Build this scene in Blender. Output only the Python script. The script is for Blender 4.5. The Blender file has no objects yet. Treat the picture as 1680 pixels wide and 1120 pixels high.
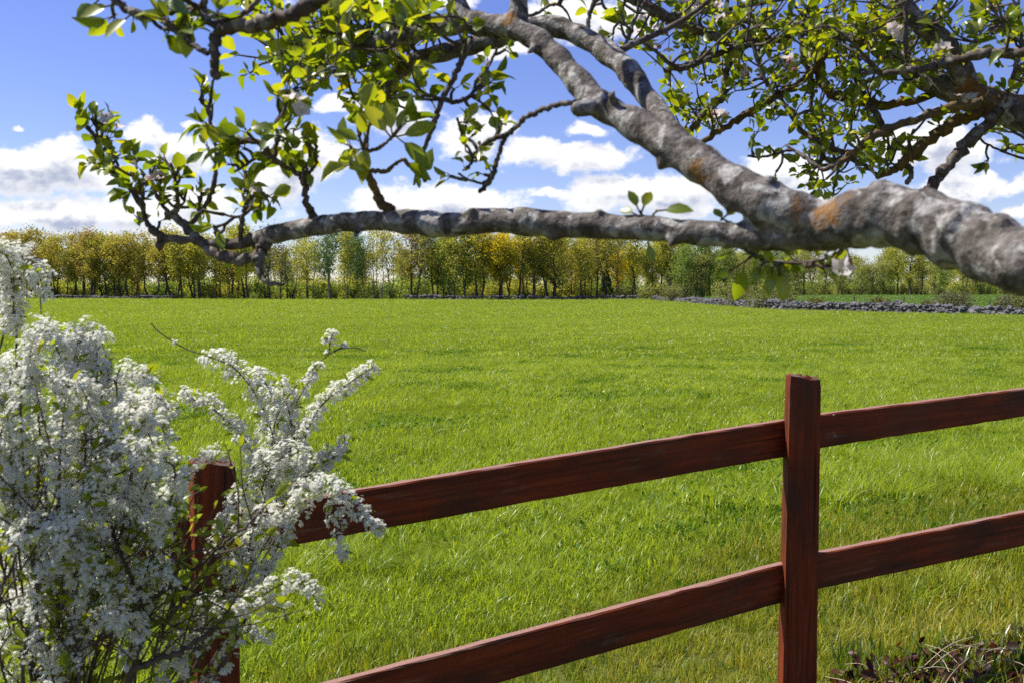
import bpy, bmesh, math, random
import numpy as np
from mathutils import Vector, Matrix

SC = bpy.context.scene
COL = SC.collection
rnd = random.Random(7)
rng = np.random.default_rng(11)
R = math.radians

# ------------------------------------------------------------------ camera
PITCH = R(2.8)
EYE = np.array([0.0, 0.0, 1.6])
cam_d = bpy.data.cameras.new("camera")
cam = bpy.data.objects.new("camera", cam_d)
COL.objects.link(cam)
cam.location = EYE
cam.rotation_euler = (math.pi / 2 - PITCH, 0, 0)
cam_d.sensor_width = 36.0
cam_d.lens = 35.0
cam_d.clip_start = 0.05
cam_d.clip_end = 8000
cam_d.dof.use_dof = True
cam_d.dof.focus_distance = 4.6
cam_d.dof.aperture_fstop = 10.0
cam_d.dof.aperture_blades = 7
SC.camera = cam
FPX = 1680 * 35.0 / 36.0

def P(px, py, d):
    """world point seen at a photo pixel, d metres along the viewing axis"""
    a = (px - 840.0) / FPX
    b = (560.0 - py) / FPX
    return np.array([d * a,
                     d * (math.cos(PITCH) + b * math.sin(PITCH)),
                     1.6 + d * (-math.sin(PITCH) + b * math.cos(PITCH))])

# ------------------------------------------------------------------ view
SC.view_settings.view_transform = 'Standard'
SC.view_settings.look = 'None'
SC.view_settings.gamma = 1.0
SC.view_settings.exposure = 0.72
SC.cycles.max_bounces = 10
SC.cycles.transmission_bounces = 4
SC.cycles.transparent_max_bounces = 4
SC.cycles.diffuse_bounces = 7
SC.cycles.glossy_bounces = 2
SC.cycles.use_denoising = False
SC.cycles.caustics_reflective = False
SC.cycles.caustics_refractive = False

# ------------------------------------------------------------------ sun and sky
SUN_AZ = R(-72)      # measured from +Y towards +X
SUN_EL = R(55)
SDIR = Vector((math.sin(SUN_AZ) * math.cos(SUN_EL), math.cos(SUN_AZ) * math.cos(SUN_EL), math.sin(SUN_EL)))
sun_d = bpy.data.lights.new("sun", 'SUN')
sun_d.energy = 4.8
sun_d.angle = R(0.53)
sun_d.color = (1.0, 0.955, 0.88)
sun = bpy.data.objects.new("sun", sun_d)
COL.objects.link(sun)
sun.rotation_euler = (-SDIR).to_track_quat('-Z', 'Y').to_euler()

W = bpy.data.worlds.new("World")
SC.world = W
W.use_nodes = True

class NT:
    """small helper for writing node trees"""
    def __init__(self, tree):
        self.t = tree
        self.n = tree.nodes
        self.l = tree.links
    def add(self, kind, **kw):
        nd = self.n.new(kind)
        for k, v in kw.items():
            setattr(nd, k, v)
        return nd
    def put(self, sock, v):
        if v is None:
            return
        if isinstance(v, bpy.types.NodeSocket):
            self.l.new(v, sock)
        else:
            sock.default_value = v
    def math(self, op, a, b=None, c=None, clamp=False):
        nd = self.add('ShaderNodeMath', operation=op)
        nd.use_clamp = clamp
        for i, v in enumerate((a, b, c)):
            self.put(nd.inputs[i], v)
        return nd.outputs[0]
    def vmath(self, op, a, b=None):
        nd = self.add('ShaderNodeVectorMath', operation=op)
        self.put(nd.inputs[0], a)
        if b is not None:
            self.put(nd.inputs[1], b)
        return nd.outputs[1] if op in ('LENGTH', 'DOT_PRODUCT', 'DISTANCE') else nd.outputs[0]
    def noise(self, vec, scale, detail=3, rough=0.5, dist=0.0, color=False):
        nd = self.add('ShaderNodeTexNoise')
        if vec is not None:
            self.put(nd.inputs['Vector'], vec)
        nd.inputs['Scale'].default_value = scale
        nd.inputs['Detail'].default_value = detail
        nd.inputs['Roughness'].default_value = rough
        nd.inputs['Distortion'].default_value = dist
        return nd.outputs['Color' if color else 'Fac']
    def rng(self, v, a, b, c=0.0, d=1.0, smooth=False):
        nd = self.add('ShaderNodeMapRange')
        if smooth:
            nd.interpolation_type = 'SMOOTHSTEP'
        self.put(nd.inputs[0], v)
        for i, x in enumerate((a, b, c, d)):
            self.put(nd.inputs[i + 1], x)
        return nd.outputs[0]
    def mix(self, f, a, b, mode='MIX'):
        nd = self.add('ShaderNodeMix', data_type='RGBA', blend_type=mode)
        self.put(nd.inputs[0], f)
        self.put(nd.inputs[6], a if isinstance(a, bpy.types.NodeSocket) else (*a[:3], 1))
        self.put(nd.inputs[7], b if isinstance(b, bpy.types.NodeSocket) else (*b[:3], 1))
        return nd.outputs[2]

def build_world():
    t = W.node_tree
    t.nodes.clear()
    # cloud density group: input uv, output density
    g = bpy.data.node_groups.new("cloud_density", 'ShaderNodeTree')
    g.interface.new_socket("uv", in_out='INPUT', socket_type='NodeSocketVector')
    g.interface.new_socket("density", in_out='OUTPUT', socket_type='NodeSocketFloat')
    q = NT(g)
    gi = q.add('NodeGroupInput')
    go = q.add('NodeGroupOutput')
    uv = gi.outputs[0]
    clouds = [  # px, py, half width, half height, strength
        (70, 283, 185, 58, 1.0), (40, 262, 90, 40, .9), (120, 352, 330, 42, 1.0), (235, 222, 48, 34, .9), (300, 258, 70, 48, .95), (330, 335, 120, 60, .8),
        (548, 174, 50, 24, .9), (650, 192, 85, 46, .95), (510, 252, 95, 62, .95), (455, 300, 80, 60, .85),
        (775, 225, 75, 52, .95), (815, 205, 40, 30, .8), (945, 258, 140, 33, 1.0), (870, 248, 70, 30, .9), (720, 332, 160, 42, 1.0), (640, 330, 90, 40, .9),
        (905, 314, 44, 18, .85), (1075, 322, 175, 50, 1.0), (1030, 300, 80, 30, .9), (1290, 285, 95, 48, 1.0), (1275, 330, 110, 45, .9),
        (1530, 240, 115, 62, 1.0), (1600, 310, 140, 28, 1.0), (1690, 345, 80, 22, .9), (1450, 330, 90, 40, .8),
        (965, 40, 120, 52, 1.0), (830, 82, 80, 26, .9), (620, 14, 140, 34, .9), (740, 10, 80, 30, .8), (960, 212, 60, 22, .62), (42, 216, 24, 11, .7),
        (330, 205, 40, 14, .55), (700, 376, 420, 16, .7), (1400, 392, 380, 16, .75), (150, 385, 260, 16, .8),
        (1420, 240, 60, 36, .6), (-260, 300, 160, 60, .9), (2000, 280, 180, 60, .9),
    ]
    warp = q.noise(uv, 26, 5, .55, 0, True)
    warp = q.vmath('MULTIPLY', q.vmath('SUBTRACT', warp, (.5, .5, .5)), (.034, .026, 0))
    wuv = q.vmath('ADD', uv, warp)
    acc = None
    for (px, py, hx, hy, s) in clouds:
        c = ((px - 840) / FPX, (480 - py) / FPX, 0)
        d = q.vmath('MULTIPLY', q.vmath('SUBTRACT', wuv, c), (FPX / hx * 1.08, FPX / hy * 1.28, 0))
        v = q.math('SUBTRACT', s, q.vmath('LENGTH', d))
        acc = v if acc is None else q.math('SMOOTH_MAX', acc, v, .12)
    n1 = q.noise(q.vmath('MULTIPLY', uv, (1, 1.5, 1)), 19, 9, .62)
    n2 = q.noise(q.vmath('MULTIPLY', uv, (1, 1.3, 1)), 60, 5, .55)
    nn = q.math('ADD', q.math('MULTIPLY', q.math('SUBTRACT', n1, .5), 1.95), q.math('MULTIPLY', q.math('SUBTRACT', n2, .5), .6))
    # scattered fair-weather clouds over the rest of the sky
    n3 = q.noise(q.vmath('MULTIPLY', uv, (1, 1.7, 1)), 5.5, 3, .5)
    acc2 = q.rng(n3, .56, .8, -.75, .55)
    acc = q.math('MAXIMUM', acc, q.math('SUBTRACT', acc2, .46))
    q.l.new(q.math('ADD', acc, nn), go.inputs[0])

    k = NT(t)
    out = k.add('ShaderNodeOutputWorld')
    sky = k.add('ShaderNodeTexSky', sky_type='NISHITA')
    sky.sun_disc = False
    sky.sun_elevation = SUN_EL
    sky.sun_rotation = SUN_AZ
    sky.altitude = 100
    sky.air_density = 1.0
    sky.dust_density = 0.15
    sky.ozone_density = 3.0
    tc = k.add('ShaderNodeTexCoord')
    sep = k.add('ShaderNodeSeparateXYZ')
    k.l.new(tc.outputs['Generated'], sep.inputs[0])
    dy = k.math('MAXIMUM', k.math('ABSOLUTE', sep.outputs[1]), .06)
    cmb = k.add('ShaderNodeCombineXYZ')
    k.l.new(k.math('DIVIDE', sep.outputs[0], dy), cmb.inputs[0])
    k.l.new(k.math('DIVIDE', sep.outputs[2], dy), cmb.inputs[1])
    uv = cmb.outputs[0]
    def dens(v):
        nd = k.add('ShaderNodeGroup')
        nd.node_tree = g
        k.put(nd.inputs[0], v)
        return nd.outputs[0]
    d0 = dens(uv)
    d1 = dens(k.vmath('ADD', uv, (-.006, .017, 0)))
    mask = k.rng(d0, -.10, .34, 0, 1, True)
    thick = k.rng(d1, .10, .75, 0, 1, True)
    core = k.rng(d0, .25, .8, 0, 1, True)
    shade = k.math('MULTIPLY', thick, k.math('ADD', k.math('MULTIPLY', core, .6), .4))
    ccol = k.mix(shade, (1.0, 1.0, 1.0), (.43, .48, .64))
    # nothing but sky high up where the directions run together
    mask = k.math('MULTIPLY', mask, k.rng(sep.outputs[2], .45, .62, 1, 0))
    mask = k.math('MULTIPLY', mask, k.rng(sep.outputs[2], -.01, .0, 0, 1))
    b1 = k.add('ShaderNodeBackground')
    b2 = k.add('ShaderNodeBackground')
    hs = k.add('ShaderNodeHueSaturation'); hs.inputs['Saturation'].default_value = 1.16
    hs.inputs['Hue'].default_value = .518
    k.l.new(sky.outputs[0], hs.inputs['Color'])
    tint = k.mix(1.0, hs.outputs[0], (1.0, .93, 1.10), 'MULTIPLY')
    k.l.new(tint, b1.inputs[0])
    b1.inputs[1].default_value = 0.082
    k.l.new(ccol, b2.inputs[0])
    b2.inputs[1].default_value = 0.66
    ms = k.add('ShaderNodeMixShader')
    k.l.new(mask, ms.inputs[0])
    k.l.new(b1.outputs[0], ms.inputs[1])
    k.l.new(b2.outputs[0], ms.inputs[2])
    k.l.new(ms.outputs[0], out.inputs[0])
    W.cycles.sampling_method = 'MANUAL'
    W.cycles.sample_map_resolution = 512
build_world()

# ------------------------------------------------------------------ object helpers
def tag(o, label=None, cat=None, group=None, kind=None):
    if label: o['label'] = label
    if cat: o['category'] = cat
    if group: o['group'] = group
    if kind: o['kind'] = kind
    return o

def empty(name, loc, label=None, cat=None, group=None):
    o = bpy.data.objects.new(name, None)
    o.empty_display_size = .1
    COL.objects.link(o)
    o.location = loc
    return tag(o, label, cat, group)

class Acc:
    """collects vertices and faces and links them as one mesh object"""
    def __init__(self):
        self.v = []; self.f3 = []; self.f4 = []; self.n = 0; self.m3 = []; self.m4 = []
    def add(self, v, f4=None, f3=None, mi=0):
        v = np.asarray(v, float).reshape(-1, 3)
        if f4 is not None and len(f4):
            f4 = np.asarray(f4, int).reshape(-1, 4)
            self.f4.append(f4 + self.n); self.m4.append(np.full(len(f4), mi))
        if f3 is not None and len(f3):
            f3 = np.asarray(f3, int).reshape(-1, 3)
            self.f3.append(f3 + self.n); self.m3.append(np.full(len(f3), mi))
        self.v.append(v); self.n += len(v)
    def mesh(self, name, mats, smooth=True, origin=None):
        me = bpy.data.meshes.new(name)
        v = np.concatenate(self.v) if self.v else np.zeros((0, 3))
        if origin is not None:
            v = v - np.asarray(origin)
        f4 = np.concatenate(self.f4) if self.f4 else np.zeros((0, 4), int)
        f3 = np.concatenate(self.f3) if self.f3 else np.zeros((0, 3), int)
        mi = np.concatenate(self.m4 + self.m3) if (self.m4 or self.m3) else np.zeros(0, int)
        me.vertices.add(len(v)); me.vertices.foreach_set('co', v.astype(np.float32).ravel())
        nl = f4.size + f3.size
        me.loops.add(nl)
        me.loops.foreach_set('vertex_index', np.concatenate([f4.ravel(), f3.ravel()]).astype(np.int32))
        npol = len(f4) + len(f3)
        me.polygons.add(npol)
        st = np.concatenate([np.arange(len(f4)) * 4, len(f4) * 4 + np.arange(len(f3)) * 3]).astype(np.int32)
        me.polygons.foreach_set('loop_start', st)
        me.polygons.foreach_set('material_index', mi.astype(np.int32))
        me.polygons.foreach_set('use_smooth', np.full(npol, smooth))
        for m in (mats if isinstance(mats, (list, tuple)) else [mats]):
            me.materials.append(m)
        me.update(calc_edges=True)
        me.validate()
        return me
    def build(self, name, mats, parent=None, smooth=True, loc=None):
        org = None
        if parent is not None:
            org = np.array(world_loc(parent))
        elif loc is not None:
            org = np.array(loc)
        o = bpy.data.objects.new(name, self.mesh(name, mats, smooth, org))
        COL.objects.link(o)
        if parent is not None:
            o.parent = parent
        elif loc is not None:
            o.location = loc
        return o

def world_loc(o):
    l = Vector(o.location)
    while o.parent is not None:
        o = o.parent
        l = l + Vector(o.location)
    return l

def nrm(a):
    return a / (np.linalg.norm(a, axis=-1, keepdims=True) + 1e-12)

def spline(pts, per=6):
    """Catmull-Rom through rows of any width"""
    p = np.asarray(pts, float)
    if len(p) < 3:
        t = np.linspace(0, 1, per + 1)[:, None]
        return p[0] * (1 - t) + p[-1] * t
    q = np.vstack([2 * p[0] - p[1], p, 2 * p[-1] - p[-2]])
    out = []
    for i in range(1, len(q) - 2):
        a, b, c, d = q[i - 1], q[i], q[i + 1], q[i + 2]
        for t in np.linspace(0, 1, per, endpoint=False):
            out.append(.5 * (2 * b + (c - a) * t + (2 * a - 5 * b + 4 * c - d) * t * t + (3 * b - a - 3 * c + d) * t ** 3))
    out.append(q[-2])
    return np.array(out)

def tube(acc, pts, rad, sides=8, mi=0, lump=0.0, cap=True):
    pts = np.asarray(pts, float); n = len(pts)
    rad = np.broadcast_to(np.asarray(rad, float), (n,))
    tan = nrm(np.gradient(pts, axis=0))
    up = np.array([0, 0, 1.0]) if abs(tan[0][2]) < .9 else np.array([1.0, 0, 0])
    u = nrm(np.cross(tan[0], up))
    ring = np.linspace(0, 2 * math.pi, sides, endpoint=False)
    vs = []
    for i in range(n):
        u = u - tan[i] * np.dot(u, tan[i]); u = u / (np.linalg.norm(u) + 1e-12)
        w = np.cross(tan[i], u)
        r = rad[i] * (1 + lump * rng.normal(size=sides)) if lump else np.full(sides, rad[i])
        vs.append(pts[i] + (np.cos(ring) * r)[:, None] * u + (np.sin(ring) * r)[:, None] * w)
    vs = np.concatenate(vs)
    i = np.arange(n - 1)[:, None] * sides; j = np.arange(sides)[None, :]; jn = (j + 1) % sides
    f = np.stack([i + j, i + jn, i + sides + jn, i + sides + j], -1).reshape(-1, 4)
    f3 = []
    if cap:
        vs = np.vstack([vs, pts[0] - tan[0] * rad[0] * .3, pts[-1] + tan[-1] * rad[-1] * .6])
        a, b = len(vs) - 2, len(vs) - 1
        for k in range(sides):
            f3.append((a, (k + 1) % sides, k)); f3.append((b, (n - 1) * sides + k, (n - 1) * sides + (k + 1) % sides))
    acc.add(vs, f, f3, mi)

def rand_dirs(n):
    return nrm(rng.normal(size=(n, 3)))

def perp(d):
    r = rng.normal(size=d.shape)
    r = r - d * np.sum(r * d, -1, keepdims=True)
    return nrm(r)

# leaf blade template: rows along the midrib
_T = np.array([(0, 0), (.18, -.62), (.18, 0), (.18, .62), (.45, -1), (.45, 0), (.45, 1), (.75, -.72), (.75, 0), (.75, .72), (1, 0)])
_LQ = np.array([(1, 2, 5, 4), (2, 3, 6, 5), (4, 5, 8, 7), (5, 6, 9, 8)])
_LT = np.array([(0, 2, 1), (0, 3, 2), (7, 8, 10), (8, 9, 10)])
def leaves(acc, pos, dirs, nor, L, Wd, fold=.35, curl=.25, mi=0):
    n = len(pos)
    if n == 0: return
    L = np.broadcast_to(L, (n,)); Wd = np.broadcast_to(Wd, (n,))
    dirs = nrm(dirs); nor = nrm(nor - dirs * np.sum(nor * dirs, -1, keepdims=True))
    b = np.cross(dirs, nor)
    t = _T[:, 0]; s = _T[:, 1]
    fo = fold * (0.5 + rng.random(n)); cu = curl * (rng.random(n) * 2 - .7)
    tw = (rng.random(n) - .5) * .7
    zz = fo[:, None] * np.abs(s)[None] * Wd[:, None] - cu[:, None] * (t ** 2)[None] * L[:, None] + tw[:, None] * (s * t)[None] * Wd[:, None]
    v = pos[:, None] + dirs[:, None] * (t[None, :, None] * L[:, None, None]) + b[:, None] * (s[None, :, None] * Wd[:, None, None]) + nor[:, None] * zz[:, :, None]
    off = (np.arange(n) * 11)[:, None, None]
    acc.add(v.reshape(-1, 3), (_LQ[None] + off).reshape(-1, 4), (_LT[None] + off).reshape(-1, 3), mi)

def flowers(acc, pos, nor, size, mi=0, mic=1, petals=5, cup=.25, wide=.62):
    """open five-petalled flowers with a small centre"""
    n = len(pos)
    if n == 0: return
    size = np.broadcast_to(size, (n,))
    nor = nrm(nor); u = perp(nor); w = np.cross(nor, u)
    a = np.arange(petals) * 2 * math.pi / petals
    a = a[None] + rng.random((n, 1)) * 6.28
    rd = np.cos(a)[..., None] * u[:, None] + np.sin(a)[..., None] * w[:, None]
    tg = -np.sin(a)[..., None] * u[:, None] + np.cos(a)[..., None] * w[:, None]
    s = size[:, None, None]
    cu = (cup * (.4 + 1.2 * rng.random((n, petals))))[..., None]
    c0 = np.broadcast_to(pos[:, None], rd.shape)
    base = c0 + rd * s * .08
    l = c0 + (rd * .58 - tg * wide * .62) * s + nor[:, None] * s * cu * .6
    r_ = c0 + (rd * .58 + tg * wide * .62) * s + nor[:, None] * s * cu * .6
    tip = c0 + rd * s + nor[:, None] * s * cu
    mid = c0 + rd * s * .6 + nor[:, None] * s * cu * .3
    v = np.stack([base, l, tip, r_, mid], 2).reshape(-1, 3)
    k = (np.arange(n * petals) * 5)[:, None]
    q = np.concatenate([k + np.array([[0, 4, 1, 0]])[:, :3]], 0)
    f3 = np.concatenate([k + np.array([[0, 4, 1]]), k + np.array([[1, 4, 2]]), k + np.array([[2, 4, 3]]), k + np.array([[3, 4, 0]])])
    acc.add(v, None, f3, mi)
    # centre: a low six sided button
    b = np.arange(5) * 2 * math.pi / 5
    rim = pos[:, None] + (np.cos(b)[None, :, None] * u[:, None] + np.sin(b)[None, :, None] * w[:, None]) * s * .2 + nor[:, None] * s * .06
    top = pos + nor * size[:, None] * .2
    v = np.concatenate([rim, top[:, None]], 1).reshape(-1, 3)
    k = (np.arange(n) * 6)[:, None]
    f3 = np.concatenate([k + np.array([[i, (i + 1) % 5, 5]]) for i in range(5)])
    acc.add(v, None, f3, mic)

# ------------------------------------------------------------------ materials
def new_mat(name):
    m = bpy.data.materials.new(name)
    m.use_nodes = True
    k = NT(m.node_tree)
    k.n.clear()
    out = k.add('ShaderNodeOutputMaterial')
    return m, k, out

def leaf_mat(name, cols, trans=.5, gloss=.06, rough=.4, tcol=None, noise_scale=40, obj_rand=.0, inst_tint=None, glint=0.0):
    """thin leaf: reflects, lets light through, glints"""
    m, k, out = new_mat(name)
    geo = k.add('ShaderNodeNewGeometry')
    ri = geo.outputs['Random Per Island']
    ramp = k.add('ShaderNodeValToRGB')
    el = ramp.color_ramp.elements
    while len(el) < len(cols): el.new(.5)
    for i, c in enumerate(cols):
        el[i].position = i / max(1, len(cols) - 1); el[i].color = (*c, 1)
    oi = k.add('ShaderNodeObjectInfo')
    f = ri
    if obj_rand:
        f = k.math('FRACT', k.math('ADD', k.math('MULTIPLY', ri, 1 - obj_rand), k.math('MULTIPLY', oi.outputs['Random'], obj_rand)))
    if inst_tint:
        at = k.add('ShaderNodeAttribute', attribute_type='INSTANCER', attribute_name='tint')
        f = k.math('ADD', k.math('MULTIPLY', f, inst_tint), k.math('MULTIPLY', at.outputs['Fac'], 1 - inst_tint), clamp=True)
    k.l.new(f, ramp.inputs[0])
    c = ramp.outputs[0]
    tc = k.add('ShaderNodeTexCoord')
    nz = k.noise(tc.outputs['Object'], noise_scale, 2)
    c = k.mix(k.rng(nz, .3, .7, 0, .35), c, k.mix(1.0, c, (.55, .6, .5), 'MULTIPLY'))
    d = k.add('ShaderNodeBsdfDiffuse'); k.l.new(c, d.inputs[0])
    tr = k.add('ShaderNodeBsdfTranslucent')
    tcl = k.mix(1.0, c, tcol or (1.5, 1.35, .7), 'MULTIPLY')
    k.l.new(tcl, tr.inputs[0])
    m1 = k.add('ShaderNodeMixShader'); m1.inputs[0].default_value = trans
    k.l.new(d.outputs[0], m1.inputs[1]); k.l.new(tr.outputs[0], m1.inputs[2])
    gl = k.add('ShaderNodeBsdfGlossy'); gl.inputs['Roughness'].default_value = rough
    gl.inputs[0].default_value = (1, 1, 1, 1)
    m2 = k.add('ShaderNodeMixShader')
    m2.inputs[0].default_value = gloss
    if glint:       # a few blades are waxier than the rest
        k.l.new(k.math('ADD', k.math('MULTIPLY', k.math('GREATER_THAN', k.math('FRACT', k.math('MULTIPLY', ri, 17.3)), .84), glint), gloss), m2.inputs[0])
    k.l.new(m1.outputs[0], m2.inputs[1]); k.l.new(gl.outputs[0], m2.inputs[2])
    k.l.new(m2.outputs[0], out.inputs[0])
    return m

def bark_mat(name, c1, c2, c3, scale=30, bump=.6, lichen=None, orange=None, rough=.85):
    m, k, out = new_mat(name)
    tc = k.add('ShaderNodeTexCoord'); ob = tc.outputs['Object']
    n1 = k.noise(ob, scale, 5, .6, .3)
    c = k.mix(k.rng(n1, .35, .65), c1, c2)
    n2 = k.noise(ob, scale * 3.2, 4, .6)
    c = k.mix(k.rng(n2, .5, .72, 0, .75), c, c3)
    if lichen:
        n3 = k.noise(ob, scale * .75, 3, .55, .6)
        n3b = k.noise(ob, scale * 2.3, 2, .5)
        c = k.mix(k.math('MULTIPLY', k.rng(n3, .53, .60), k.rng(n3b, .35, .6, .35, 1)), c, lichen)
    if orange:
        for (pt, r) in orange:
            dd = k.vmath('DISTANCE', ob, tuple(pt))
            n4 = k.noise(ob, 42, 5, .7)
            f = k.math('SUBTRACT', k.math('SUBTRACT', 1.0, k.math('DIVIDE', dd, r)), k.math('MULTIPLY', k.math('SUBTRACT', n4, .5), -2.6))
            f = k.rng(f, .30, .62)
            n5 = k.noise(ob, 160, 3, .6)
            c = k.mix(k.math('MULTIPLY', f, .85), c, k.mix(n5, (.13, .05, .010), (.36, .17, .03)))
    b = k.add('ShaderNodeBsdfPrincipled')
    k.l.new(c, b.inputs['Base Color'])
    b.inputs['Roughness'].default_value = rough
    b.inputs['Specular IOR Level'].default_value = .3
    h = k.math('ADD', k.math('MULTIPLY', n1, .6), k.math('MULTIPLY', n2, .4))
    bp = k.add('ShaderNodeBump'); bp.inputs['Strength'].default_value = bump; bp.inputs['Distance'].default_value = .008
    k.l.new(h, bp.inputs['Height']); k.l.new(bp.outputs[0], b.inputs['Normal'])
    k.l.new(b.outputs[0], out.inputs[0])
    return m

def red_wood(name, topcol=(.30, .175, .135)):
    """old red fence paint on boards whose grain runs along local X"""
    m, k, out = new_mat(name)
    tc = k.add('ShaderNodeTexCoord'); ob = tc.outputs['Object']
    oi = k.add('ShaderNodeObjectInfo')
    sh = k.add('ShaderNodeCombineXYZ')
    k.l.new(k.math('MULTIPLY', oi.outputs['Random'], 37.0), sh.inputs[0])
    ob = k.vmath('ADD', ob, sh.outputs[0])
    g = k.noise(k.vmath('MULTIPLY', ob, (2.2, 60, 60)), 1.0, 6, .65, .4)
    p = k.noise(k.vmath('MULTIPLY', ob, (3.0, 9, 9)), 1.0, 5, .6, .2)
    f = k.noise(ob, 140, 3, .6)
    c = k.mix(k.rng(g, .34, .64), (.085, .016, .006), (.23, .042, .011))
    c = k.mix(k.rng(p, .48, .66, 0, .85), c, (.060, .022, .012))
    c = k.mix(k.math('MULTIPLY', k.rng(p, .38, .28, 0, 1), k.rng(g, .45, .6)), c, (.27, .06, .03))
    worn = k.math('MULTIPLY', k.rng(k.noise(k.vmath('MULTIPLY', ob, (5, 22, 22)), 1, 4, .6), .58, .70), k.rng(g, .42, .6))
    c = k.mix(k.math('MULTIPLY', worn, .6), c, (.17, .125, .08))
    crk = k.noise(k.vmath('MULTIPLY', ob, (1.1, 75, 75)), 1.0, 2, .5)
    c = k.mix(k.rng(crk, .63, .70, 0, .85), c, (.016, .009, .006))
    patch = k.noise(k.vmath('MULTIPLY', ob, (1.6, 5, 5)), 1.0, 3, .6, .5)
    c = k.mix(k.rng(patch, .52, .70, 0, .5), c, k.mix(g, (.05, .035, .022), (.12, .06, .03)))
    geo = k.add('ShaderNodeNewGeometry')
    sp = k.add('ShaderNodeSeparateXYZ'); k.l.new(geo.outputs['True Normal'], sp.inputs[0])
    # upward faces: backlit sheen put into the colour, with weathered timber and end grain
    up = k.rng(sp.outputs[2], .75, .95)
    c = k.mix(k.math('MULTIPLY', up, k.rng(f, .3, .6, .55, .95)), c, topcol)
    knot = k.add('ShaderNodeTexVoronoi'); knot.inputs['Scale'].default_value = 1.0
    k.l.new(k.vmath('MULTIPLY', ob, (3.2, 8, 8)), knot.inputs['Vector'])
    c = k.mix(k.rng(knot.outputs['Distance'], .10, .06, 0, .7), c, (.05, .012, .008))
    b = k.add('ShaderNodeBsdfPrincipled')
    k.l.new(c, b.inputs['Base Color'])
    k.l.new(k.rng(g, .3, .7, .5, .8), b.inputs['Roughness'])
    b.inputs['Specular IOR Level'].default_value = .14
    bp = k.add('ShaderNodeBump'); bp.inputs['Strength'].default_value = .75; bp.inputs['Distance'].default_value = .003
    k.l.new(k.math('ADD', g, k.math('MULTIPLY', f, .3)), bp.inputs['Height']); k.l.new(bp.outputs[0], b.inputs['Normal'])
    k.l.new(b.outputs[0], out.inputs[0])
    return m

def simple_mat(name, c1, c2, scale=8, rough=.9, bump=.3, detail=5):
    m, k, out = new_mat(name)
    tc = k.add('ShaderNodeTexCoord')
    geo = k.add('ShaderNodeNewGeometry')
    n = k.noise(tc.outputs['Object'], scale, detail, .6)
    f = k.math('ADD', k.math('MULTIPLY', k.rng(n, .3, .7), .6), k.math('MULTIPLY', geo.outputs['Random Per Island'], .4))
    b = k.add('ShaderNodeBsdfPrincipled')
    k.l.new(k.mix(f, c1, c2), b.inputs['Base Color'])
    b.inputs['Roughness'].default_value = rough
    bp = k.add('ShaderNodeBump'); bp.inputs['Strength'].default_value = bump; bp.inputs['Distance'].default_value = .02
    k.l.new(n, bp.inputs['Height']); k.l.new(bp.outputs[0], b.inputs['Normal'])
    k.l.new(b.outputs[0], out.inputs[0])
    return m

# ------------------------------------------------------------------ terrain
def sstep(x, a, b):
    t = np.clip((np.asarray(x, float) - a) / (b - a), 0, 1)
    return t * t * (3 - 2 * t)

WALL_Y = np.array([40, 58, 67, 71, 76, 84, 90, 100, 116, 137, 174, 205])
WALL_X = np.array([47, 38.5, 34.5, 33, 30.9, 28.6, 26.2, 24.9, 25.2, 25.7, 26.4, 27.5])

def wood_edge(x):
    """distance of the wood's edge, along the view, at side position x"""
    return np.interp(x, [-170, -120, -60, -5, 15, 30, 48, 62, 74, 90, 200], [246, 236, 214, 196, 205, 226, 236, 246, 270, 296, 310])

def gz(x, y):
    x = np.asarray(x, float); y = np.asarray(y, float)
    s = np.clip(x * .89 + y * .455, -1.0, 5.0)
    near = .054 * s * (1 - sstep(y, 6, 26))
    und = .06 * np.sin(x * .13 + 1.3) * np.sin(y * .09 + .4) * sstep(y, 12, 40) + .05 * np.sin(x * .31 + y * .17) * sstep(y, 8, 25) * (1 - sstep(y, 60, 120))
    wx = np.interp(y, WALL_Y, WALL_X)
    right = .75 * sstep(y, 88, 230) * sstep(x - wx, 0, 25)
    return near + und * .6 + right

FN = np.array([-.438, .899])          # across the fence line, away from the viewer
def fence_off(x, y):
    return x * FN[0] + y * FN[1]

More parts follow.
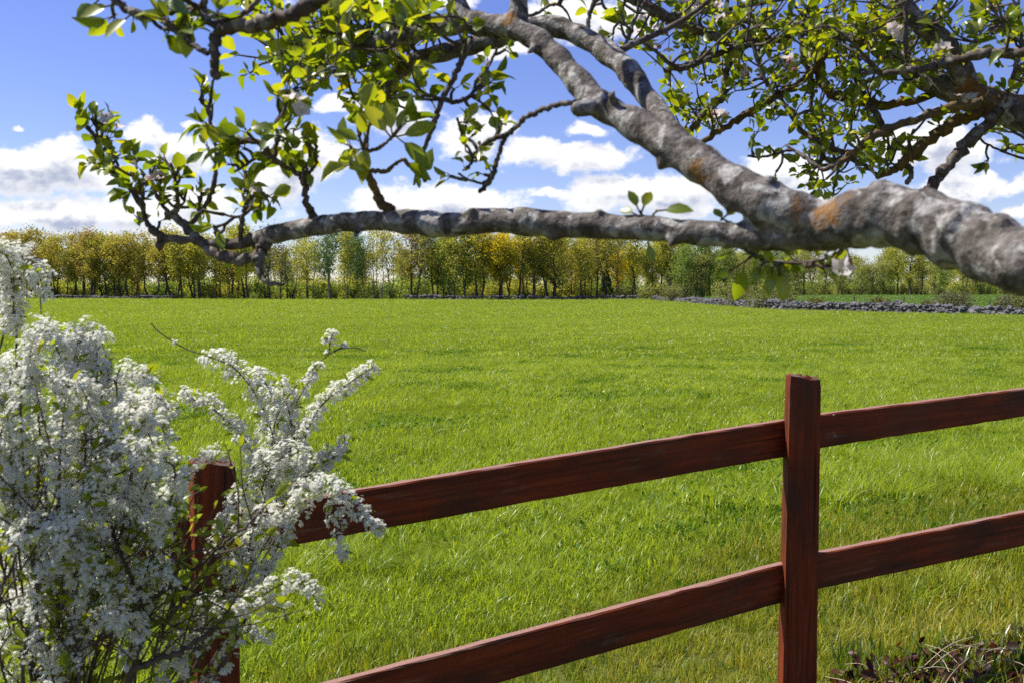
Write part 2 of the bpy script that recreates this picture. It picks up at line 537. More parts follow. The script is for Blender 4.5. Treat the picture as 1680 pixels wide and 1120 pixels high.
def ground():
    def geo(a, b, n):
        return a * (b / a) ** np.linspace(0, 1, n)
    xp = np.concatenate([[0], np.linspace(.4, 8, 20), geo(8.6, 2600, 70)])
    xs = np.concatenate([-xp[::-1], xp[1:]])
    ys = np.concatenate([-geo(3, 900, 14)[::-1], np.linspace(-2.5, 12, 48), geo(12.5, 4000, 110)])
    X, Y = np.meshgrid(xs, ys)
    Z = gz(X, Y)
    v = np.stack([X, Y, Z], -1).reshape(-1, 3)
    nx, ny = len(xs), len(ys)
    i = np.arange(ny - 1)[:, None] * nx; j = np.arange(nx - 1)[None]
    f = np.stack([i + j, i + j + 1, i + nx + j + 1, i + nx + j], -1).reshape(-1, 4)
    m, k, out = new_mat("ground_soil_and_turf")
    ge = k.add('ShaderNodeNewGeometry'); pos = ge.outputs['Position']
    sp = k.add('ShaderNodeSeparateXYZ'); k.l.new(pos, sp.inputs[0])
    x, y = sp.outputs[0], sp.outputs[1]
    n1 = k.noise(pos, .35, 5, .6); n2 = k.noise(pos, 6, 5, .65); n3 = k.noise(pos, 45, 4, .6)
    turf = k.mix(k.rng(n1, .3, .7), (.075, .105, .006), (.10, .13, .008))
    turf = k.mix(k.rng(n2, .5, .75, 0, .6), turf, (.04, .065, .01))
    lawn = k.mix(k.rng(n2, .3, .7), (.085, .11, .018), (.12, .125, .035))
    lawn = k.mix(k.rng(n3, .45, .7, 0, .6), lawn, (.06, .05, .025))
    off = k.math('ADD', k.math('MULTIPLY', x, FN[0]), k.math('MULTIPLY', y, FN[1]))
    off = k.math('ADD', k.math('ADD', off, k.math('MULTIPLY', x, -.27)), k.math('MULTIPLY', k.math('SUBTRACT', n2, .5), .9))
    c = k.mix(k.rng(off, 3.5, 4.2), lawn, turf)
    # second field beyond the stone wall is a bluer young crop
    crop = k.mix(k.rng(n1, .3, .7), (.06, .115, .010), (.08, .14, .013))
    rt = k.math('MULTIPLY', k.rng(x, 27, 29), k.rng(y, 60, 66))
    c = k.mix(rt, c, crop)
    # leaf litter under the wood
    lit = k.mix(n2, (.05, .038, .022), (.075, .07, .025))
    edge = k.math('GREATER_THAN', y, 247.0)
    c = k.mix(k.math('MULTIPLY', edge, k.math('LESS_THAN', x, 60.0)), c, lit)
    b = k.add('ShaderNodeBsdfPrincipled'); k.l.new(c, b.inputs['Base Color'])
    b.inputs['Roughness'].default_value = 1; b.inputs['Specular IOR Level'].default_value = 0
    bp = k.add('ShaderNodeBump'); bp.inputs['Strength'].default_value = .6; bp.inputs['Distance'].default_value = .03
    k.l.new(n3, bp.inputs['Height']); k.l.new(bp.outputs[0], b.inputs['Normal'])
    k.l.new(b.outputs[0], out.inputs[0])
    a = Acc(); a.add(v, f)
    o = a.build('ground', m)
    tag(o, kind='structure')
ground()

# ------------------------------------------------------------------ the fence
RED = red_wood('old_red_fence_paint')
REDP = red_wood('old_red_post_paint', (.13, .095, .078))
fence = empty('timber_fence', (1.0, 3.45, float(gz(1.0, 3.45))), 'weathered dark red two-rail timber fence crossing in front of the meadow', 'fence')
FROOT = np.array(fence.location)

def board(name, A0, A1, B0, B1, thick, mat):
    """rail between two posts: A0/A1 top and bottom of the front face at one end, B0/B1 at the other"""
    A0, A1, B0, B1 = map(lambda p: np.asarray(p, float), (A0, A1, B0, B1))
    o_ = (A0 + A1) / 2
    X = nrm((B0 + B1) / 2 - o_); Z = nrm(np.array([0, 0, 1.0]) - X * X[2]); Y = np.cross(Z, X)
    L = np.linalg.norm((B0 + B1) / 2 - o_)
    ha, hb = np.linalg.norm(A0 - A1) / 2, np.linalg.norm(B0 - B1) / 2
    n = max(8, int(L / .05))
    r = .005
    sec = []
    for (sy, sz) in ((0, -1), (0, 1), (1, 1), (1, -1)):
        y = thick * sy
        for q in ((0, 1) if (sy, sz) in ((0, -1), (1, 1)) else (1, 0)):
            if q == 0: sec.append((y + (r if sy == 0 else -r), sz, 0))
            else: sec.append((y, sz, -r * sz))
    vs = []
    bow = rng.normal() * .002
    for i in range(n + 1):
        t = i / n; h = ha + (hb - ha) * t
        wob = bow * math.sin(math.pi * t)
        for (y, sz, dz) in sec:
            vs.append((t * L, y + rng.normal() * .0005, sz * h + dz + wob + rng.normal() * .0007))
    m = len(sec)
    f = [(i * m + j, i * m + (j + 1) % m, (i + 1) * m + (j + 1) % m, (i + 1) * m + j) for i in range(n) for j in range(m)]
    me = bpy.data.meshes.new(name)
    me.from_pydata(vs, [], [tuple(reversed(q)) for q in f] + [tuple(range(m)), tuple(reversed([n * m + j for j in range(m)]))])
    me.materials.append(mat); me.update()
    bm = bmesh.new(); bm.from_mesh(me); bmesh.ops.recalc_face_normals(bm, faces=bm.faces); bm.to_mesh(me); bm.free()
    o = bpy.data.objects.new(name, me); COL.objects.link(o)
    o.parent = fence
    M = Matrix.Identity(4)
    for i in range(3):
        M[i][0], M[i][1], M[i][2], M[i][3] = X[i], Y[i], Z[i], o_[i] - FROOT[i]
    o.matrix_local = M
    return o

def post(name, base_xy, top_z, w, dpt, yaw, lean=(0, 0), taper=1.0, label=None):
    """sawn post, local X runs up the post so the grain does too; split, rounded, ragged top"""
    bz = float(gz(*base_xy)) - .3
    H = top_z - bz
    nz = 40; ns = 5
    sec = []
    for (a, b) in (((-1, -1), (1, -1)), ((1, -1), (1, 1)), ((1, 1), (-1, 1)), ((-1, 1), (-1, -1))):
        for i in range(ns):
            t = i / ns
            sec.append((a[0] + (b[0] - a[0]) * t, a[1] + (b[1] - a[1]) * t))
    sec = np.array(sec)
    # round the corners a little
    rr = np.abs(sec).min(1)
    sec = sec * (1 - .07 * np.clip((rr - .55) / .45, 0, 1))[:, None]
    m = len(sec)
    groove = 1 - .05 * (np.abs(np.sin(np.arange(m) * 2.7 + rng.random() * 6)) > .93)
    vs = []
    for i in range(nz + 1):
        t = i / nz
        sc = taper + (1 - taper) * t
        top = (t > .985)
        for j in range(m):
            k_ = sc * groove[j] * (1 + rng.normal() * .006) * (.95 if top else 1)
            x = H * t
            if i == nz:
                x += -.012 * (sec[j][0] + 1) / 2 + rng.normal() * .003
            vs.append((x, sec[j][0] * w / 2 * k_, sec[j][1] * dpt / 2 * k_))
    f = [(i * m + j, i * m + (j + 1) % m, (i + 1) * m + (j + 1) % m, (i + 1) * m + j) for i in range(nz) for j in range(m)]
    # end grain rows
    last = nz * m
    for sc in (.75, .45, .15):
        for j in range(m):
            vs.append((H + .004 - .012 * (sec[j][0] * sc + 1) / 2 + rng.normal() * .0035, sec[j][0] * w / 2 * sc, sec[j][1] * dpt / 2 * sc))
        new = len(vs) - m
        f += [(last + j, last + (j + 1) % m, new + (j + 1) % m, new + j) for j in range(m)]
        last = new
    f.append(tuple(last + j for j in range(m)))
    me = bpy.data.meshes.new(name); me.from_pydata(vs, [], f); me.materials.append(REDP); me.update()
    bm = bmesh.new(); bm.from_mesh(me); bmesh.ops.recalc_face_normals(bm, faces=bm.faces); bm.to_mesh(me); bm.free()
    o = bpy.data.objects.new(name, me); COL.objects.link(o); o.parent = fence
    up = nrm(np.array([lean[0], lean[1], 1.0]))
    Y = nrm(np.array([math.cos(yaw), math.sin(yaw), 0]) - up * np.dot([math.cos(yaw), math.sin(yaw), 0], up))
    Z = np.cross(up, Y)
    M = Matrix.Identity(4)
    for i in range(3):
        M[i][0], M[i][1], M[i][2] = up[i], Y[i], Z[i]
    M[0][3], M[1][3], M[2][3] = base_xy[0] - FROOT[0], base_xy[1] - FROOT[1], bz - FROOT[2]
    o.matrix_local = M
    if label: o['label'] = label
    return o

DR, DL = 3.45, 2.60
pr = P(1315, 800, DR); pl = P(357, 900, DL)
topr = P(1315, 616, DR - .03)[2]; topl = P(357, 752, DL)[2]
post('post', (pr[0] - .008, pr[1]), topr, .113, .10, R(-5), (.006, 0), 1.16)
post('post', (pl[0] - .004, pl[1]), topl, .115, .115, R(24), (-.004, 0), 1.04)
# posts just outside the picture carry the outer rails
pfl = pl + np.array([-.92, -.38, 0]) * 1.95
pfr = pr + np.array([.91, .42, 0]) * 1.95
post('post', (pfl[0], pfl[1]), topl - .1, .115, .115, R(24), (0, 0), 1.04)
post('post', (pfr[0], pfr[1]), topr + .11, .115, .11, R(25), (0, 0), 1.1)
# rails: middle bay, right bay, left bay
board('rail', P(345, 845, DL + .02), P(345, 920, DL + .02), P(1295, 688, DR + .02), P(1295, 748, DR + .02), .036, RED)
board('rail', P(345, 1174, DL + .02), P(345, 1256, DL + .02), P(1295, 922, DR + .02), P(1295, 985, DR + .02), .036, RED)
def dr_at(px):   # depth along the right hand bay
    a = (px - 840) / FPX
    t = (a * DR - pr[0]) / (.906 - a * .42)
    return DR + .42 * t
d2 = dr_at(1680)
d2s = (dr_at(2020), )
def ext(px, y0, y1, p0, p1, pxe):
    return y0 + (y1 - y0) * (pxe - p0) / (p1 - p0)
e = 1960; de = dr_at(e)
board('rail', P(1337, 681, DR + .02), P(1337, 736, DR + .02), P(e, 681 + (638 - 681) / 343 * (e - 1337), de), P(e, 736 + (684 - 736) / 343 * (e - 1337), de), .036, RED)
board('rail', P(1337, 909, DR + .02), P(1337, 968, DR + .02), P(e, 909 + (840 - 909) / 343 * (e - 1337), de), P(e, 968 + (896 - 968) / 343 * (e - 1337), de), .036, RED)
fl = pfl.copy()
ut, ub = P(330, 846, DL), P(330, 926, DL)
vec = (pfl - pl)
board('rail', ut + vec + np.array([0, 0, -.10]), ub + vec + np.array([0, 0, -.10]), ut, ub, .036, RED)
ut, ub = P(340, 1178, DL), P(340, 1260, DL)
board('rail', ut + vec + np.array([0, 0, -.10]), ub + vec + np.array([0, 0, -.10]), ut, ub, .036, RED)

# rusty nails where the rails end at the right post, and the pale dribble down its face
NAIL = simple_mat('rusty_nail_heads', (.10, .06, .045), (.34, .30, .27), 300, .5, .1)
DRIB = simple_mat('pale_dribble', (.42, .36, .33), (.62, .56, .52), 200, .7, .1)
FW = np.array([.438, -.899, 0]); FX = np.array([.899, .438, 0])
for rail, spots in ((fence.children[4], ((1272, 706), (1270, 733))), (fence.children[5], ((1270, 945), (1268, 970))), (fence.children[6], ((1358, 690), (1358, 722))), (fence.children[7], ((1360, 918), (1360, 952)))):
    for (px, py) in spots:
        c = P(px, py, DR + (.0 if px > 1315 else -.01))
        # put the head on the board's own face
        o_ = np.array(rail.matrix_local.translation) + FROOT; nY = np.array(rail.matrix_local.to_3x3() @ Vector((0, 1, 0)))
        c = c - nY * np.dot(c - o_, nY)
        a = Acc()
        tube(a, np.array([c + nY * .002, c - nY * .0012, c - nY * .0022]), [.0042, .0042, .0022], 10)
        nl = a.build('nail', NAIL, None, True)
        nl.parent = rail; nl.matrix_parent_inverse = (Matrix.Translation(Vector(FROOT)) @ rail.matrix_local).inverted()
a = Acc()
q = spline(np.array([P(1309, 656, DR - .0575), P(1308, 672, DR - .0575), P(1306, 688, DR - .0575), P(1305, 697, DR - .0575)]), 4)
tube(a, q, np.interp(np.linspace(0, 1, len(q)), [0, .3, .8, 1], [.0012, .0018, .0026, .0042]), 8)
dr_ = a.build('dribble', DRIB, None, True); pp = fence.children[0]
dr_.parent = pp; dr_.matrix_parent_inverse = (Matrix.Translation(Vector(FROOT)) @ pp.matrix_local).inverted()

# ------------------------------------------------------------------ grass (nobody could count it)
def blade_mesh(name, nb, rad, h0, h1, w, lean, mat, clover=0, segs=3):
    a = Acc()
    ang = rng.random(nb) * 6.283; r = rad * np.sqrt(rng.random(nb))
    base = np.stack([np.cos(ang) * r, np.sin(ang) * r, np.full(nb, -.01)], -1)
    h = h0 + (h1 - h0) * rng.random(nb) ** 1.3
    az = rng.random(nb) * 6.283
    out = np.stack([np.cos(az), np.sin(az), np.zeros(nb)], -1)
    sd = np.stack([-np.sin(az), np.cos(az), np.zeros(nb)], -1)
    tw = rng.normal(size=nb) * .8
    le = lean * (.3 + 1.2 * rng.random(nb))
    rows = []
    for i in range(segs + 1):
        t = i / segs
        hor = out * (le * h * t ** 1.8)[:, None]
        ver = np.array([0, 0, 1.0])[None] * (h * (t - .28 * le * t ** 2.5))[:, None]
        c = base + hor + ver
        ww = w * (1 - t ** 2.2) * .5 * (.7 + .6 * rng.random(1))
        cr = sd * np.cos(tw * t)[:, None] + out * np.sin(tw * t)[:, None]
        if i < segs:
            rows += [c - cr * ww, c + cr * ww]
        else:
            rows.append(c)
    v = np.stack(rows, 1)
    nvb = v.shape[1]
    k = (np.arange(nb) * nvb)[:, None]
    q = np.concatenate([k + np.array([[2 * i, 2 * i + 1, 2 * i + 3, 2 * i + 2]]) for i in range(segs - 1)])
    t3 = k + np.array([[2 * segs - 2, 2 * segs - 1, 2 * segs]])
    a.add(v.reshape(-1, 3), q, t3, 0)
    if clover:
        n = clover
        ang = rng.random(n) * 6.283; r = rad * 1.2 * np.sqrt(rng.random(n))
        pos = np.stack([np.cos(ang) * r, np.sin(ang) * r, h0 * (.25 + .75 * rng.random(n))], -1)
        d = nrm(np.stack([np.cos(ang), np.sin(ang), rng.normal(size=n) * .4 + .25], -1) + rng.normal(size=(n, 3)) * .5)
        leaves(a, pos, d, np.tile([0, 0, 1.0], (n, 1)) + rng.normal(size=(n, 3)) * .4, rad * .33 * (.6 + .8 * rng.random(n)), rad * .12, .2, .3, 0)
    return a.mesh(name, mat, True)

GRASS_FIELD = leaf_mat('meadow_grass', [(.085, .155, .012), (.225, .315, .024), (.35, .44, .04), (.51, .55, .12)], .5, .018, .36, (1.5, 1.4, .5), 6, inst_tint=.5, glint=.022)
GRASS_LAWN = leaf_mat('dry_lawn_grass', [(.08, .15, .010), (.21, .285, .018), (.36, .38, .035), (.50, .44, .10), (.62, .54, .26)], .45, .018, .40, (1.35, 1.2, .6), 6, inst_tint=.5, glint=.03)
CLOVER = leaf_mat('broad_green_weed', [(.065, .15, .012), (.10, .20, .016), (.15, .25, .022)], .4, .010, .45, (1.4, 1.4, .5), 20, inst_tint=.6)
CROP = leaf_mat('young_crop', [(.10, .18, .012), (.135, .225, .016), (.17, .26, .02)], .45, .04, .35, (1.3, 1.4, .5), 6, inst_tint=.6)

def scatter(name, pts, tint, scale, protos, zrot=None):
    """one object whose points each carry a tuft"""
    n = len(pts)
    me = bpy.data.meshes.new(name)
    me.vertices.add(n); me.vertices.foreach_set('co', pts.astype(np.float32).ravel())
    def attr(nm, ty, data, key):
        at = me.attributes.new(nm, ty, 'POINT'); at.data.foreach_set(key, data)
    attr('tint', 'FLOAT', tint.astype(np.float32), 'value')
    attr('size', 'FLOAT', scale.astype(np.float32), 'value')
    attr('pick', 'INT', rng.integers(0, len(protos), n).astype(np.int32), 'value')
    rot = np.stack([rng.normal(size=n) * .12, rng.normal(size=n) * .12, rng.random(n) * 6.283], -1)
    attr('turn', 'FLOAT_VECTOR', rot.astype(np.float32).ravel(), 'vector')
    o = bpy.data.objects.new(name, me); COL.objects.link(o)
    col = bpy.data.collections.new(name + '_tufts')
    for i, m in enumerate(protos):
        po = bpy.data.objects.new('%s_tuft_%02d' % (name, i), m); col.objects.link(po)
    ng = bpy.data.node_groups.new(name + '_scatter', 'GeometryNodeTree')
    ng.interface.new_socket('Geometry', in_out='INPUT', socket_type='NodeSocketGeometry')
    ng.interface.new_socket('Geometry', in_out='OUTPUT', socket_type='NodeSocketGeometry')
    N = ng.nodes; L = ng.links
    gi = N.new('NodeGroupInput'); go = N.new('NodeGroupOutput')
    ci = N.new('GeometryNodeCollectionInfo'); ci.inputs[0].default_value = col
    ci.inputs['Separate Children'].default_value = True; ci.inputs['Reset Children'].default_value = True
    ip = N.new('GeometryNodeInstanceOnPoints'); ip.inputs['Pick Instance'].default_value = True
    def na(nm, ty):
        q = N.new('GeometryNodeInputNamedAttribute'); q.data_type = ty; q.inputs[0].default_value = nm
        return q.outputs[0]
    L.new(gi.outputs[0], ip.inputs['Points']); L.new(ci.outputs[0], ip.inputs['Instance'])
    L.new(na('pick', 'INT'), ip.inputs['Instance Index'])
    L.new(na('turn', 'FLOAT_VECTOR'), ip.inputs['Rotation'])
    L.new(na('size', 'FLOAT'), ip.inputs['Scale'])
    L.new(ip.outputs[0], go.inputs[0])
    md = o.modifiers.new('scatter', 'NODES'); md.node_group = ng
    tag(o, kind='stuff')
    return o

def vnoise(x, y, f, seed=0):
    r = np.random.default_rng(seed)
    s = 0
    for i in range(6):
        a = r.random() * 6.283; ff = f * (.6 + 1.1 * r.random())
        s = s + np.sin(x * ff * math.cos(a) + y * ff * math.sin(a) + r.random() * 6.283)
    return s / 3.4      # about -1..1

def wedge(y0, y1, dens, margin=1.6):
    area = .62 * (y1 * y1 - y0 * y0) + 2 * margin * (y1 - y0)
    n = int(area * dens)
    u = rng.random(n)
    # uniform over the wedge
    a, b = .62, 2 * margin
    c = -(a * y0 * y0 + b * y0) - u * area
    y = (-b + np.sqrt(b * b - 4 * a * c)) / (2 * a)
    x = (rng.random(n) * 2 - 1) * (.62 * y + margin)
    return x, y

def grass():
    near_l = [blade_mesh('lawn_tuft', 16, .06, .02, .115, .0048, .2 + .5 * rng.random(), GRASS_LAWN) for _ in range(7)]
    near_f = [blade_mesh('meadow_tuft', 15, .05, .02, .095, .0050, .25 + .7 * rng.random(), GRASS_FIELD) for _ in range(7)]
    mid_f = [blade_mesh('meadow_tuft_mid', 26, .095, .02, .10, .0062, .25 + .7 * rng.random(), GRASS_FIELD) for _ in range(7)]
    far_f = [blade_mesh('meadow_tuft_far', 48, .24, .03, .115, .0095, .6, GRASS_FIELD, segs=2) for _ in range(6)]
    vfar_f = [blade_mesh('meadow_tuft_distant', 90, .6, .03, .11, .019, .7, GRASS_FIELD, segs=2) for _ in range(5)]
    hor_f = [blade_mesh('meadow_tuft_horizon', 110, 1.3, .05, .12, .045, .8, GRASS_FIELD, segs=2) for _ in range(4)]
    clov = [blade_mesh('weed_tuft', 4, .07, .03, .08, .005, .7, CLOVER, clover=20) for _ in range(5)]
    tus = [blade_mesh('tussock_tuft', 46, .10, .12, .30, .0048, .95, GRASS_FIELD) for _ in range(4)]
    # lawn strip along the fence
    x, y = wedge(1.6, 9.5, 640)
    off = fence_off(x, y) - .27 * np.clip(x, -1.5, 3) + .2 * vnoise(x, y, 3.2, 5) + rng.normal(size=len(x)) * .2 + .3
    lawn = off < 4.2
    xl, yl = x[lawn], y[lawn]
    t = .29 + .24 * vnoise(xl, yl, 3.0, 1) + .16 * vnoise(xl, yl, 11, 2) + rng.normal(size=len(xl)) * .2
    t -= .16 * np.clip(off[lawn] - 3.2, 0, 1)
    s = .88 + .34 * vnoise(xl, yl, 2.5, 3) + .2 * vnoise(xl, yl, 9, 33) + rng.normal(size=len(xl)) * .18
    scatter('lawn_grass', np.stack([xl, yl, gz(xl, yl)], -1), np.clip(t, 0, 1), np.clip(s, .72, 1.6), near_l)
    xf, yf = x[~lawn], y[~lawn]
    parts = [(xf, yf, near_f)]
    pts = []; 
    def field(name, xs, ys, protos, extra=0):
        k = (xs < np.interp(ys, WALL_Y, WALL_X) - 1.0) | (ys < 40)
        k &= ys < wood_edge(xs) - 1
        hole = vnoise(xs, ys, 5.2, 31) + .6 * vnoise(xs, ys, 2.2, 32) + rng.normal(size=len(xs)) * .35
        k &= hole > -.8 - .9 * sstep(ys, 30, 80)
        xs, ys = xs[k], ys[k]
        big = vnoise(xs, ys, .23, 8); fine = vnoise(xs, ys, 1.7, 9)
        fade = 1 - .55 * sstep(ys, 20, 90)
        t = .50 + (.17 * big + .18 * fine + .08 * vnoise(xs, ys, .06, 41)) * fade + rng.normal(size=len(xs)) * .17
        s = 1 + (.2 * vnoise(xs, ys, 1.3, 4) + .22 * fine + .16 * vnoise(xs, ys, 4.1, 14)) * fade + rng.normal(size=len(xs)) * .16
        scatter(name, np.stack([xs, ys, gz(xs, ys)], -1), np.clip(t, 0, 1), np.clip(s, .45, 1.7), protos)
    field('meadow_grass', xf, yf, near_f)
    x, y = wedge(9.5, 24, 125); field('meadow_grass', x, y, mid_f)
    x, y = wedge(24, 60, 26); field('meadow_grass', x, y, far_f)
    x, y = wedge(60, 130, 5.2); field('meadow_grass', x, y, vfar_f)
    x, y = wedge(130, 245, 1.3, 4); field('meadow_grass', x, y, hor_f)
    # broad-leaved weeds in patches
    x, y = wedge(3.8, 30, 70)
    p = vnoise(x, y, 2.1, 21) + .5 * vnoise(x, y, .7, 22) + .35 * rng.normal(size=len(x))
    k = (p > .62) & (fence_off(x, y) > 3.7)
    x, y = x[k], y[k]
    scatter('clover_and_weeds', np.stack([x, y, gz(x, y)], -1), np.clip(.5 + rng.normal(size=len(x)) * .25, 0, 1), .8 + .6 * rng.random(len(x)), clov)
    # longer tussocks
    cx, cy = [], []
    for (px, py, d, n, sp) in ((1545, 805, 6.9, 60, .33), (1480, 770, 7.6, 26, .3), (1620, 760, 7.6, 30, .35), (1590, 700, 10, 26, .6), (1410, 835, 6.4, 14, .2), (1250, 850, 6.3, 10, .25),
                               (1665, 800, 6.6, 20, .25), (900, 860, 6.4, 10, .35), (620, 930, 5.5, 16, .3), (760, 960, 5.1, 10, .25), (480, 960, 5.2, 14, .3), (1500, 990, 4.6, 5, .12), (1600, 930, 5.0, 4, .12)):
        q = P(px, py, d)
        cx += list(q[0] + rng.normal(size=n) * sp); cy += list(q[1] + rng.normal(size=n) * sp * .7)
    x, y = wedge(5, 22, 2.2); k = fence_off(x, y) > 4.6
    cx = np.concatenate([cx, x[k]]); cy = np.concatenate([cy, y[k]])
    scatter('tussock_grass', np.stack([cx, cy, gz(cx, cy)], -1), np.clip(.55 + rng.normal(size=len(cx)) * .2, 0, 1), .6 + .45 * rng.random(len(cx)), tus)
    # crop in the second field
    n = 26000
    y = 62 + (300 - 62) * rng.random(n) ** .8; x = np.interp(y, WALL_Y, WALL_X) + 1.5 + rng.random(n) * (y * .62 - 20).clip(6, 170)
    k = y < wood_edge(x) - 1
    x, y = x[k], y[k]
    crop_m = [blade_mesh('crop_tuft', 46, .9, .06, .14, .045, .7, CROP, segs=2) for _ in range(4)]
    scatter('young_crop', np.stack([x, y, gz(x, y)], -1), np.clip(.5 + .1 * vnoise(x, y, .2, 3) + rng.normal(size=len(x)) * .12, 0, 1), np.ones(len(x)), crop_m)
grass()
#PART2
# ------------------------------------------------------------------ dry stone walls
STONE = simple_mat('grey_fieldstone', (.05, .047, .05), (.19, .18, .18), 3.2, .95, .5)
def ico(sub):
    bm = bmesh.new(); bmesh.ops.create_icosphere(bm, subdivisions=sub, radius=1)
    v = np.array([x.co[:] for x in bm.verts]); f = np.array([[q.index for q in p.verts] for p in bm.faces]); bm.free()
    return v, f
ICO1 = ico(1); ICO2 = ico(2)
def stone_wall(name, line, height, size, depth, label, sub=1, hvar=.25):
    line = np.asarray(line, float)
    seg = np.linalg.norm(np.diff(line, axis=0), axis=1); cum = np.concatenate([[0], np.cumsum(seg)])
    L = cum[-1]
    a = Acc()
    V, F = ICO2 if sub == 2 else ICO1
    rows = max(2, int(height / (size * .62)))
    mid = None
    for row in range(rows):
        for lane in range(depth):
            s = rng.random() * size
            while s < L:
                sz = size * (.35 + 1.0 * rng.random() ** 1.6)
                x = np.interp(s, cum, line[:, 0]); y = np.interp(s, cum, line[:, 1])
                i = min(len(seg) - 1, int(np.searchsorted(cum, s, 'right') - 1))
                t = (line[i + 1] - line[i]) / seg[i]; nn = np.array([-t[1], t[0]])
                hh = 1 + hvar * math.sin(s * .21 + 1) * math.sin(s * .083) + .3 * hvar * math.sin(s * 1.1)
                o = (lane - (depth - 1) / 2) * size * .75 * (1 - .25 * row / rows) + rng.normal() * size * .15
                if row == rows - 1 and rng.random() < .28:
                    s += sz * .9; continue
                z = height * hh * (row + .45) / rows + rng.normal() * size * .06
                c = np.array([x + nn[0] * o, y + nn[1] * o, float(gz(x, y)) + z])
                sc = sz * .62 * np.array([.8 + .5 * rng.random(), .8 + .4 * rng.random(), .5 + .35 * rng.random()])
                q = V * (1 + .22 * rng.normal(size=(len(V), 1)))
                an = rng.random() * 6.28; ca, sa = math.cos(an), math.sin(an)
                q = q * sc; q = np.stack([q[:, 0] * ca - q[:, 1] * sa, q[:, 0] * sa + q[:, 1] * ca, q[:, 2] + q[:, 0] * rng.normal() * .2], -1)
                a.add(q + c, None, F)
                s += sz * (.85 + .35 * rng.random())
    o = a.build(name, STONE, None, False, loc=(line[0][0], line[0][1], float(gz(*line[0]))))
    return tag(o, label, 'stone wall')
yy = np.array([52, 60, 67, 71, 76, 84, 90, 100, 116, 137, 160, 174, 190])
stone_wall('stone_wall', np.stack([np.interp(yy, WALL_Y, WALL_X), yy], -1), .75, .40, 2, 'low rough grey dry stone wall dividing the meadow from the greener crop field', 2)
stone_wall('stone_wall', [(25.5, 200), (20, 203), (12, 201), (4, 194), (-4, 193), (-12, 197), (-22, 201)], 1.0, .6, 2, 'dark shaded dry stone wall along the foot of the middle of the wood', 1)
stone_wall('stone_wall', [(-74, 218), (-84, 223), (-96, 226), (-106, 229)], .95, .6, 2, 'pale grey stone wall heaped along the foot of the golden wood', 1)

# ------------------------------------------------------------------ the far wood
TRUNK = bark_mat('woodland_bark', (.035, .028, .022), (.085, .068, .052), (.13, .115, .10), 1.2, .3)
BIRCH = bark_mat('pale_woodland_bark', (.10, .09, .08), (.26, .24, .21), (.05, .04, .035), 1.0, .3)
def fol(name, cols, t=.5):
    return leaf_mat(name, cols, t, .012, .5, (1.5, 1.35, .6), .3, obj_rand=.55)
FOL = {
    'gold': fol('golden_budding_leaves', [(.28, .25, .065), (.37, .33, .08), (.43, .40, .09), (.29, .32, .08)]),
    'olive': fol('olive_budding_leaves', [(.26, .28, .06), (.36, .37, .07), (.44, .44, .10), (.30, .34, .07)]),
    'rust': fol('rusty_budding_leaves', [(.26, .20, .085), (.34, .265, .10), (.39, .32, .12)]),
    'yellow': fol('bright_yellow_leaves', [(.50, .40, .015), (.62, .52, .02), (.55, .48, .03)]),
    'green': fol('fresh_green_leaves', [(.17, .25, .06), (.24, .33, .08), (.31, .39, .10)]),
    'dark': fol('dark_green_leaves', [(.10, .18, .07), (.14, .22, .085), (.20, .27, .10)], .35),
    'bare': fol('grey_brown_twigs', [(.17, .145, .125), (.22, .19, .15), (.26, .22, .15)], .2),
    'pale': fol('pale_willow_leaves', [(.22, .25, .08), (.29, .32, .11), (.34, .36, .14)]),
    'fir': fol('conifer_needles', [(.03, .07, .03), (.05, .095, .04), (.075, .125, .05)], .2),
}

